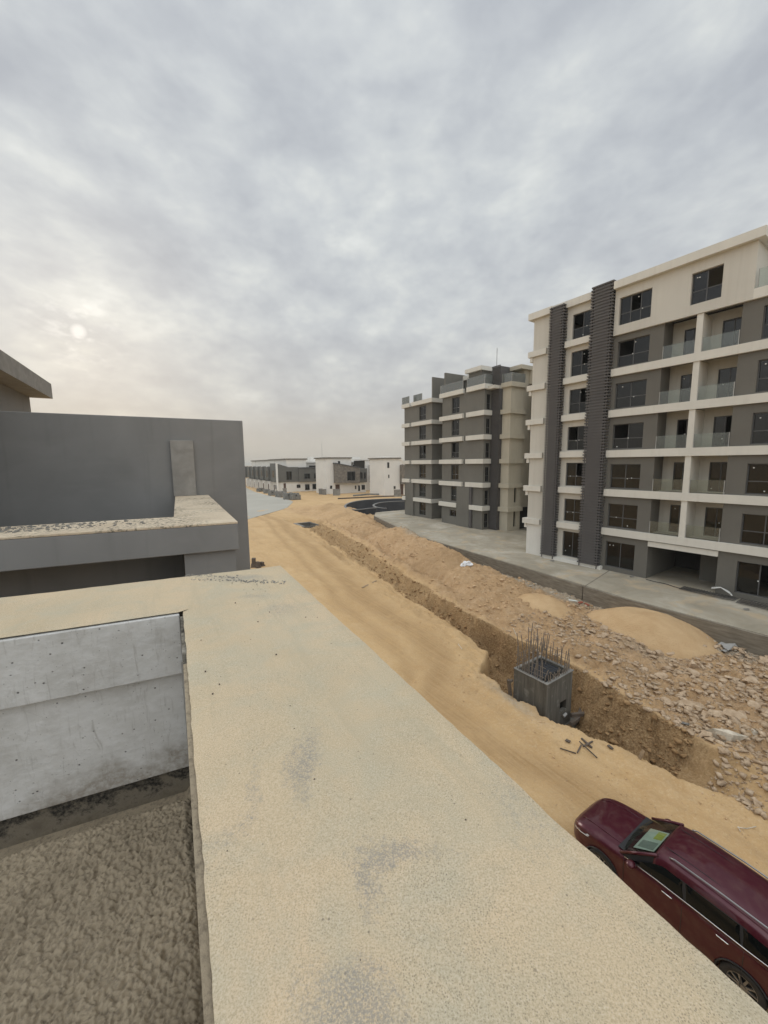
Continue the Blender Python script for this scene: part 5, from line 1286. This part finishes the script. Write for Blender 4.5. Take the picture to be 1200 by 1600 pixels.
crumple('rag', 674, 826, 0.3, 'plastic', 'white scrap lying on the pavement before the grey apartment building', 'scrap')
def stick(pxs, r, mat, name, label, cat='stick', dz=0.03, group=None):
    pts = [hug(x, y)+Vector((0, 0, dz)) for x, y in pxs]; o = MB().tube([p-pts[0] for p in pts], r, 6).build(name, mat); o.location = pts[0]; tag(o, label, cat, group)
def board(pa, pb, w_, mat, name, label, cat='board'):
    a, b_ = hug(*pa), hug(*pb); L = (b_-a).length; o = MB().box(0, L, -w_/2, w_/2, 0, 0.035).build(name, mat, bevel=0.004)
    o.location = a+Vector((0, 0, 0.03)); d = (b_-a).normalized(); o.rotation_euler = (0.05, -math.asin(d.z), math.atan2(d.y, d.x)); tag(o, label, cat)
board((566, 919), (588, 908), 0.16, 'wood', 'plank', 'single brown plank lying on the dirt track short of the trench', 'plank')
board((905, 1160), (933, 1186), 0.03, 'darkwood', 'timber_strip', 'dark wooden strip lying on the track below the column stub', 'strip')
board((875, 1171), (900, 1179), 0.03, 'darkwood', 'timber_strip', 'long thin dark strip, leftmost of the scraps on the track', 'strip')
board((908, 1155), (925, 1170), 0.07, 'darkwood', 'bark_scrap', 'short broad dark wood scrap on the track', 'scrap')
board((911, 1168), (926, 1160), 0.05, 'darkwood', 'bark_scrap', 'crossed dark wood scrap upon the broad one', 'scrap')
board((902, 1178), (908, 1166), 0.05, 'darkwood', 'bark_scrap', 'small upright dark wood scrap between two strips', 'scrap')
board((950, 1166), (957, 1172), 0.10, 'darkwood', 'bark_scrap', 'small lone brown scrap right of the wooden strips', 'scrap')
board((884, 1158), (891, 1161), 0.12, 'darkwood', 'bark_scrap', 'little brown chip above the leftmost strip', 'scrap')
board((1000, 1187), (1006, 1174), 0.11, 'wood', 'wood_block', 'pale wood offcut standing out at the lip of the trench', 'offcut')
stick([(802, 984), (806, 994), (810, 1001)], 0.018, 'limestone', 'pale_stick', 'pale bent stick on the spoil bank above the column stub', dz=0.10)
stick([(716, 1007), (722, 1015)], 0.02, 'limestone', 'pale_stick', 'thin pale stick on the track left of the column stub')
stick([(1152, 1294), (1166, 1296), (1181, 1293)], 0.012, 'limestone', 'pale_stick', 'long pale twig on the sand to the right of the car')
stick([(1153, 1293), (1157, 1301)], 0.012, 'limestone', 'pale_stick', 'short pale twig crossing the long twig near the car')
for k, (px, py) in enumerate(((895, 940), (907, 943), (917, 946), (900, 948))):
    p = hug(px, py); o = MB().box(-0.3, 0.3, -0.08, 0.08, 0, 0.07).build('debris_board', ['paper', 'redtrash', 'redtrash', 'wood'][k], bevel=0.01); o.location = (p.x, p.y, p.z+0.05); o.rotation_euler = (0.1*k, 0.15, k*0.7)
    tag(o, ['white board scrap under the pavement beam by the small sand heap', 'red board scrap under the pavement beam, left one', 'red board scrap closest to the large sand heap', 'brown board scrap below the red scraps'][k], 'scrap')
# steel reinforcement mats left in front of the big building, and pale pipes on them
def apl(s, d, z): return Matrix.LocRotScale(apt.location, apt.rotation_euler, None) @ Vector((s, d, z))
for k, (s0, s1, d0, d1, lab) in enumerate(((13.2, 16.2, -1.15, -0.25, 'mat of dark steel bars before the garage opening'), (16.3, 20.5, -1.4, -0.3, 'longer mat of dark steel bars before the ground floor window'))):
    mat_ = empty('steel_mat', apl(s0, d0, 0), rot_of(AZ1)); tag(mat_, lab, 'steel mat', 'steel mats before the cream building')
    lb_ = MB(); cbm = MB(); L = s1-s0; Wd = d1-d0
    for i in range(6): y = i*Wd/5; lb_.tube([(0, y, 0.10), (L, y, 0.10+0.03*math.sin(i))], 0.022, 5)
    for i in range(int(L/0.16)): x = 0.05+i*0.16; cbm.tube([(x, 0, 0.14), (x+0.03, Wd, 0.14)], 0.018, 5)
    lb_.build('long_bars', 'mesh', mat_); cbm.build('cross_bars', 'mesh', mat_)
MBt = MB().tube([(0, 0, 0.1), (0.5, -0.25, 0.3), (1.0, -0.55, 0.22), (1.25, -0.75, 0.05)], 0.045, 8).build('bent_pipe', 'pipe'); MBt.location = apl(14.7, 0.0, 0.25); MBt.rotation_euler.z = rot_of(AZ1); tag(MBt, 'pale bent pipe thrown across the steel mats', 'pipe', 'pale pipes on the steel mats')
MBt = MB().tube([(0, 0, 0.1), (0.55, -0.2, 0.35), (1.1, -0.5, 0.15)], 0.035, 8).build('bent_pipe', 'pipe'); MBt.location = apl(14.75, -0.25, 0.25); MBt.rotation_euler.z = rot_of(AZ1); tag(MBt, 'shorter pale pipe lying under the bent one', 'pipe', 'pale pipes on the steel mats')
MBt = MB().tube([(0, 0, 0), (0.6, -0.2, 0.02), (1.3, -0.1, 0.0), (2.2, -0.5, 0.02), (3.0, -0.4, 0.0)], 0.025, 6).build('hose', 'mesh'); MBt.location = apl(10.8, -0.3, 0.04); MBt.rotation_euler.z = rot_of(AZ1); tag(MBt, 'dark hose lying on the pavement at the garage threshold', 'hose')


for k, (s_, d_, lab) in enumerate(((3.4, -0.9, 'small rubble lump on the pavement by the left louvre foot'), (9.9, -0.5, 'rubble lump on the pavement under the ground floor window'), (17.0, -2.2, 'rubble lump on the pavement in front of the steel mats'))):
    p = apl(s_, d_, 0.05); m_ = rock_mesh(70+k, 0.6, 12, 'rubble_lump'); m_.materials.clear(); m_.materials.append(M['block'])
    o = bpy.data.objects.new('rubble_lump', m_); COL.objects.link(o); o.location = p; o.scale = (0.22, 0.16, 0.14); tag(o, lab, 'rubble')

# ------------------------------------------------------------------ the maroon estate SUV
zcar = -10.33
fw_ = at(943, 1352, zcar+0.37); rw_ = at(1164, 1541, zcar+0.37)
ctr = (fw_+rw_)/2; dirc = (fw_-rw_); dirc.z = 0; dirc.normalize(); rgt = Vector((dirc.y, -dirc.x, 0)); ctr = ctr+rgt*0.78+dirc*0.03
car = empty('car', (ctr.x, ctr.y, zcar), math.atan2(dirc.y, dirc.x)); tag(car, 'dark maroon estate car with roof rails parked below the parapet, papers in its windscreen', 'car')
WBH = (fw_-rw_).length/2/0.96; car.scale = (0.96, 0.93, 0.96)
# lower body: lofted sections; columns of (x, half width, z bottom, z shoulder, z middle)
SEC = [(-2.42, .74, .42, .98, 1.02), (-2.36, .84, .34, 1.12, 1.16), (-2.15, .90, .28, 1.20, 1.22), (-1.75, .93, .25, 1.23, 1.24), (-1.1, .935, .24, 1.23, 1.24), (-.4, .935, .24, 1.22, 1.24),
       (.3, .935, .24, 1.19, 1.22), (.80, .93, .24, 1.15, 1.19), (1.02, .925, .24, 1.11, 1.165), (1.35, .92, .24, 1.08, 1.145), (1.70, .905, .25, 1.04, 1.11), (1.98, .87, .27, .98, 1.05), (2.18, .79, .30, .90, .96), (2.30, .66, .34, .78, .83), (2.36, .50, .40, .64, .68)]
def prof(w_, zb, zs, zt):
    return [(0, zb), (w_*.8, zb), (w_*.965, zb+.08), (w_*.985, zb+(zs-zb)*.30), (w_*.975, zb+(zs-zb)*.55), (w_, zs-.14), (w_*.975, zs-.035), (w_*.86, zs+(zt-zs)*.45), (w_*.72, zs+(zt-zs)*.55), (w_*.55, zt-.005), (0, zt)]
rows = []
for x, w_, zb, zs, zt in SEC:
    p_ = prof(w_, zb, zs, zt); full = [(x, y, z) for y, z in p_]+[(x, -y, z) for y, z in p_[-2:0:-1]]; rows.append(full)
k = len(rows[0]); vs = [v for r in rows for v in r]; fs = [(i*k+j, (i+1)*k+j, (i+1)*k+(j+1)%k, i*k+(j+1)%k) for i in range(len(rows)-1) for j in range(k)]
fs += [tuple(range(k)), tuple(range((len(rows)-1)*k+k-1, (len(rows)-1)*k-1, -1))]
tmp = MB().add(vs, fs).build('tmp_body', 'paint', None, smooth=True)
sb = tmp.modifiers.new('s', 'SUBSURF'); sb.levels = sb.render_levels = 3
cutb = bmesh.new()
for sx in (-WBH, WBH):
    for sy in (-1, 1):
        mt_ = Matrix.Translation((sx, sy*0.87, .37)) @ Matrix.Rotation(math.pi/2, 4, 'X')
        bmesh.ops.create_cone(cutb, cap_ends=True, segments=40, radius1=.415, radius2=.415, depth=.5, matrix=mt_)
cm_ = bpy.data.meshes.new('cut'); cutb.to_mesh(cm_); cutb.free(); cut = bpy.data.objects.new('cut', cm_); COL.objects.link(cut)
bo = tmp.modifiers.new('b', 'BOOLEAN'); bo.operation = 'DIFFERENCE'; bo.object = cut; bo.solver = 'EXACT'
dg = bpy.context.evaluated_depsgraph_get(); bm_ = bpy.data.meshes.new_from_object(tmp.evaluated_get(dg))
bpy.data.objects.remove(tmp); bpy.data.objects.remove(cut)
bm_.materials.clear(); bm_.materials.append(M['paint'])
body = bpy.data.objects.new('body', bm_); COL.objects.link(body); body.parent = car
# inner wheel housings
wh = MB()
for sx in (-WBH, WBH): wh.box(sx-.45, sx+.45, -.60, .60, .3, .86)
wh.build('wheel_housing', 'black', car)
# greenhouse shell: roof, pillars; windscreen left open
GX = [(-2.30, 1.20, .78), (-2.18, 1.36, .74), (-2.02, 1.56, .70), (-1.80, 1.665, .685), (-1.3, 1.715, .69), (-.7, 1.735, .70), (-.2, 1.735, .70), (.12, 1.715, .695), (.30, 1.66, .69)]
BELT = 1.225; WBELT = .895
def ghs(x): # (roof z, top half width) by interpolation
    xs = [g_[0] for g_ in GX]; return float(np.interp(x, xs, [g_[1] for g_ in GX])), float(np.interp(x, xs, [g_[2] for g_ in GX]))
def side_y(x, z):
    zr_, wt = ghs(x); zr_ = max(zr_, 1.6); return WBELT+(wt+0.01-WBELT)*((z-BELT)/(zr_-BELT))**1.15 if z > BELT else WBELT
rows = []
for x, zr_, wt in GX:
    h_ = zr_-BELT
    p_ = [(WBELT, BELT-0.05), (side_y(x, BELT+h_*.35) if h_ > .1 else WBELT-.01, BELT+h_*.35), (side_y(x, BELT+h_*.7) if h_ > .1 else WBELT-.03, BELT+h_*.70), (wt+.035, zr_-.07 if h_ > .3 else BELT+h_*.85), (wt-.05, zr_-.012), (wt*.6, zr_+.018), (0, zr_+.03)]
    rows.append([(x, y, z) for y, z in p_]+[(x, -y, z) for y, z in p_[-2::-1]])
k = len(rows[0]); gh = MB().add([v for r in rows for v in r], [(i*k+j, (i+1)*k+j, (i+1)*k+j+1, i*k+j+1) for i in range(len(rows)-1) for j in range(k-1)]+[tuple(range(k))])
go = gh.build('roof', 'paint', car, smooth=True); s_ = go.modifiers.new('s', 'SUBSURF'); s_.levels = s_.render_levels = 2
sm = go.modifiers.new('t', 'SOLIDIFY'); sm.thickness = 0.02; sm.offset = -1
# A pillars
for sy in (-1, 1):
    MB().tube([(.98, sy*.86, 1.15), (.64, sy*.80, 1.40), (.26, sy*.715, 1.66)], 0.036, 8).build('pillar', 'paint', car, smooth=True)
    # triangular closure between A pillar and front door glass
    MB().loft([(.96, sy*.862, 1.13), (.30, sy*.72, 1.64), (.25, sy*.865, 1.17)], [(.96, sy*.85, 1.13), (.30, sy*.70, 1.64), (.25, sy*.85, 1.17)]).build('door_frame', 'black', car)
# windscreen (curved)
def screen(x0, z0, w0, x1, z1, w1, mat, name, lift=0.0, n=10, bow=0.10):
    vs = []; 
    for i in range(n+1):
        t = i/n
        for j in range(n+1):
            u = j/n*2-1; w_ = w0+(w1-w0)*t; vs.append((x0+(x1-x0)*t+bow*(1-u*u)*(1-0.5*t)*(1 if x0 > x1 else -1), u*w_, z0+(z1-z0)*t+lift))
    fs = [(i*(n+1)+j, i*(n+1)+j+1, (i+1)*(n+1)+j+1, (i+1)*(n+1)+j) for i in range(n) for j in range(n)]
    return MB().add(vs, fs).build(name, mat, car, smooth=True)
screen(.93, 1.19, .83, .24, 1.675, .675, 'windscreen', 'windscreen')
screen(-2.33, 1.24, .72, -2.06, 1.52, .64, 'carglass', 'rear_window')
MB().box(-.0, .98, -.80, .80, 1.0, 1.15).build('dashboard', 'dash', car, bevel=0.03)
MB().box(-2.1, 0.0, -.78, .78, .9, 1.0).build('cabin_floor', 'dash', car)
for sy in (-.38, .38): MB().box(-.75, -.55, sy-.24, sy+.24, .9, 1.5).box(-.72, -.6, sy-.12, sy+.12, 1.5, 1.62).build('seat', 'dash', car, bevel=0.04)
# papers behind the windscreen
pp = MB().loft([(.84, -.42, 1.215), (.84, .52, 1.215), (.42, .47, 1.45), (.42, -.40, 1.45)], [(.84, -.42, 1.209), (.84, .52, 1.209), (.42, .47, 1.444), (.42, -.40, 1.444)]).build('sun_card', 'paper', car)
def on_card(u0, u1, v0, v1, mat, name):
    def P(u, v, l): return (.84-.42*v, -.40+.87*u, 1.215+.235*v+l)
    MB().loft([P(u0, v0, .006), P(u1, v0, .006), P(u1, v1, .006), P(u0, v1, .006)], [P(u0, v0, .003), P(u1, v0, .003), P(u1, v1, .003), P(u0, v1, .003)]).build(name, mat, pp)
on_card(.06, .44, .50, .92, 'yellow', 'print_patch'); on_card(.60, .96, .12, .92, 'greypaper', 'print_patch')
# side glass
from mathutils.bvhtree import BVHTree
go.parent = None; dg = bpy.context.evaluated_depsgraph_get(); dg.update(); ev_ = go.evaluated_get(dg); em_ = ev_.to_mesh()
bvh = BVHTree.FromPolygons([v.co.copy() for v in em_.vertices], [tuple(p.vertices) for p in em_.polygons]); go.parent = car
for sy in (-1, 1):
    def pane(poly, name, mat, lift=0.006):
        """glass laid on the evaluated shell: columns between the polygon's lower and upper outline"""
        xs = [p[0] for p in poly]; xa, xb = max(xs), min(xs); n_, m_ = 16, 6; G_ = []
        for i in range(n_+1):
            x = xa+(xb-xa)*(i/n_); x = min(max(x, xb+1e-4), xa-1e-4); zs_ = []
            for (x0_, z0_), (x1_, z1_) in zip(poly, poly[1:]+poly[:1]):
                if (x0_-x)*(x1_-x) <= 0 and abs(x0_-x1_) > 1e-9: zs_.append(z0_+(z1_-z0_)*(x-x0_)/(x1_-x0_))
            lo_, hi_ = min(zs_), max(zs_); col_ = []
            for j in range(m_+1):
                z = lo_+(hi_-lo_)*j/m_; hit = bvh.ray_cast(Vector((min(x, 0.28), sy*3, z)), Vector((0, -sy, 0)))
                y = abs(hit[0].y) if hit[0] else side_y(min(x, .28), z)
                if x > 0.28: y = max(y, 0) if z > 1.6 else min(y, 0.895-0.0*(x-.28))
                col_.append((x, sy*(y+lift), z))
            G_.append(col_)
        vs_ = [v for c in G_ for v in c]; fs_ = [(i*(m_+1)+j, (i+1)*(m_+1)+j, (i+1)*(m_+1)+j+1, i*(m_+1)+j+1) for i in range(n_) for j in range(m_)]
        return MB().add(vs_, fs_).build(name, mat, car, smooth=True)
    pane([(.72, 1.215), (-.34, 1.245), (-.33, 1.36), (-.31, 1.56), (.10, 1.56), (.32, 1.46), (.56, 1.30)], 'side_window', 'carglass')
    pane([(-.36, 1.245), (-1.30, 1.255), (-1.29, 1.36), (-1.27, 1.55), (-.33, 1.565), (-.35, 1.36)], 'side_window', 'carglass')
    pane([(-1.32, 1.255), (-1.78, 1.275), (-2.02, 1.33), (-1.90, 1.46), (-1.75, 1.51), (-1.29, 1.55)], 'side_window', 'carglass')
    pane([(-.24, 1.238), (-1.42, 1.248), (-1.40, 1.40), (-1.36, 1.565), (-.20, 1.575), (-.22, 1.40)], 'door_frame', 'black', lift=0.002)
    MB().tube([(.86, sy*.912, 1.165), (.2, sy*.912, 1.215), (-.6, sy*.912, 1.238), (-1.4, sy*.912, 1.245), (-1.8, sy*.91, 1.265), (-2.1, sy*.88, 1.32)], .010, 6).build('chrome_trim', 'chrome', car, smooth=True)
    # roof rail on feet
    rl = MB().tube([(.05, sy*.64, 1.745), (-.05, sy*.645, 1.785), (-.9, sy*.645, 1.80), (-1.65, sy*.625, 1.765), (-1.78, sy*.62, 1.71)], .018, 8).build('roof_rail', 'alloy', car, smooth=True)
    # doors' shut lines
    for x in (.86, -.34, -1.36):
        pts = [(x, .33), (x, .55), (x, .8), (x, 1.0), (x, 1.16)]
        MB().tube([(a, sy*(.918 if z < .9 else .913 if z > 1.02 else .93), z) for a, z in pts], .005, 4).build('shut_line', 'black', car)
    for x in (-.08, -1.06):
        MB().tube([(x+.13, sy*.925, 1.095), (x+.10, sy*.962, 1.105), (x-.06, sy*.962, 1.105), (x-.09, sy*.925, 1.095)], .013, 8).build('door_handle', 'chrome', car, smooth=True)
    # mirror
    b = bmesh.new(); bmesh.ops.create_icosphere(b, subdivisions=3, radius=1)
    for v in b.verts: v.co.x *= .085 if v.co.x < 0 else .11; v.co.y *= .12; v.co.z *= .08
    m_ = bpy.data.meshes.new('mirror'); b.to_mesh(m_); b.free(); m_.materials.append(M['paint']); m_.polygons.foreach_set('use_smooth', [True]*len(m_.polygons))
    mi = bpy.data.objects.new('mirror', m_); COL.objects.link(mi); mi.parent = car; mi.location = (.66, sy*1.02, 1.20)
    MB().tube([(.68, sy*.90, 1.14), (.67, sy*.98, 1.17)], .02, 6).build('mirror_arm', 'black', mi).matrix_parent_inverse = Matrix.Translation((-.66, -sy*1.02, -1.20))
    # headlight
    MB().loft([(2.16, sy*.72, .90), (2.24, sy*.66, .84), (2.25, sy*.66, .76), (2.14, sy*.80, .76), (1.80, sy*.905, .87), (1.74, sy*.90, .94)][::sy],
              [(2.08, sy*.66, .87), (2.16, sy*.6, .81), (2.16, sy*.6, .78), (2.06, sy*.7, .78), (1.75, sy*.82, .87), (1.70, sy*.82, .91)][::sy]).build('headlight', 'lamp', car)
    MB().tube([(2.28, sy*.60, .76), (2.18, sy*.775, .78), (1.98, sy*.885, .85), (1.74, sy*.918, .92)], .012, 6).build('chrome_trim', 'chrome', car)
    # wheels
    for sx in (WBH, -WBH):
        def lathe(prof_, n=40):
            mb = MB(); kk = len(prof_); vs = []
            for i in range(n):
                a = 2*math.pi*i/n
                for r, y in prof_: vs.append((r*math.cos(a), y, r*math.sin(a)))
            return mb.add(vs, [(i*kk+j, ((i+1)%n)*kk+j, ((i+1)%n)*kk+(j+1)%kk, i*kk+(j+1)%kk) for i in range(n) for j in range(kk)])
        wr = empty('wheel', (sx, sy*.80, .37)); wr.parent = car
        lathe([(.24, -.10), (.34, -.115), (.365, -.09), (.372, 0), (.365, .09), (.34, .115), (.24, .10)]).build('tyre', 'rubber', wr, smooth=True)
        rim_ = lathe([(.25, -.09), (.25, .095), (.232, .10), (.225, -.09)])
        y0 = sy*.085
        for j in range(10):
            a = 2*math.pi*j/10; ca_, sa_ = math.cos(a), math.sin(a)
            t_ = (-sa_, ca_)
            A_ = [(ca_*.05+t_[0]*q_, y0+sy*0.0, sa_*.05+t_[1]*q_) for q_ in (-.02, .02)]; B_ = [(ca_*.235+t_[0]*q_, y0+sy*.008, sa_*.235+t_[1]*q_) for q_ in (-.013, .013)]
            rim_.loft([A_[0], A_[1], B_[1], B_[0]], [(x, y-sy*.03, z) for x, y, z in (A_[0], A_[1], B_[1], B_[0])])
        rim_.add([(0.055*math.cos(t), y0+sy*.012, 0.055*math.sin(t)) for t in np.linspace(0, 2*math.pi, 13)[:-1]], [tuple(range(12))])
        rim_.build('rim', 'alloy', wr)
        MB().add([(.22*math.cos(t), sy*.03, .22*math.sin(t)) for t in np.linspace(0, 2*math.pi, 25)[:-1]], [tuple(range(24))]).build('brake_disc', 'black', wr)
    # dark arch lips
    for sx in (WBH, -WBH):
        pts = [(sx+.425*math.cos(t), sy*.925, .37+.425*math.sin(t)) for t in np.linspace(-0.1, math.pi+0.1, 20)]
        MB().tube(pts, .016, 6).build('arch_trim', 'black', car, smooth=True)
# bonnet creases, wipers, roof grooves
for sy in (-1, 1):
    MB().tube([(1.02, sy*.60, 1.150), (1.5, sy*.59, 1.118), (1.95, sy*.54, 1.048), (2.12, sy*.50, .985)], .012, 6).build('bonnet_crease', 'paint', car, smooth=True)
    MB().tube([(.20, sy*.42, 1.755), (-.6, sy*.42, 1.768), (-1.7, sy*.40, 1.705)], .008, 5).build('roof_groove', 'black', car)
    MB().tube([(1.0, sy*.30+.1, 1.19), (.88, sy*.30-.3, 1.27)], .010, 5).build('wiper', 'black', car)
MB().box(.93, 1.08, -.76, .76, 1.15, 1.172).build('cowl', 'black', car, bevel=0.006)
MB().loft([(2.352, -.36, .64), (2.352, .36, .64), (2.356, .33, .48), (2.356, -.33, .48)], [(2.30, -.45, .72), (2.30, .45, .72), (2.30, .40, .46), (2.30, -.40, .46)]).build('grille', 'black', car)

# ------------------------------------------------------------------ dusty air
m = bpy.data.materials.new('dusty_air'); m.use_nodes = True; t = m.node_tree; t.nodes.clear()
pv = t.nodes.new('ShaderNodeVolumePrincipled'); pv.inputs['Color'].default_value = (0.84, 0.83, 0.78, 1); pv.inputs['Density'].default_value = 0.00045; pv.inputs['Anisotropy'].default_value = 0.2
ou = t.nodes.new('ShaderNodeOutputMaterial'); t.links.new(pv.outputs[0], ou.inputs['Volume']); M['haze'] = m
o = MB().box(-5200, 5200, -5200, 5200, -14.5, 15).build('haze', 'haze'); o['kind'] = 'stuff'
S.cycles.volume_bounces = 0
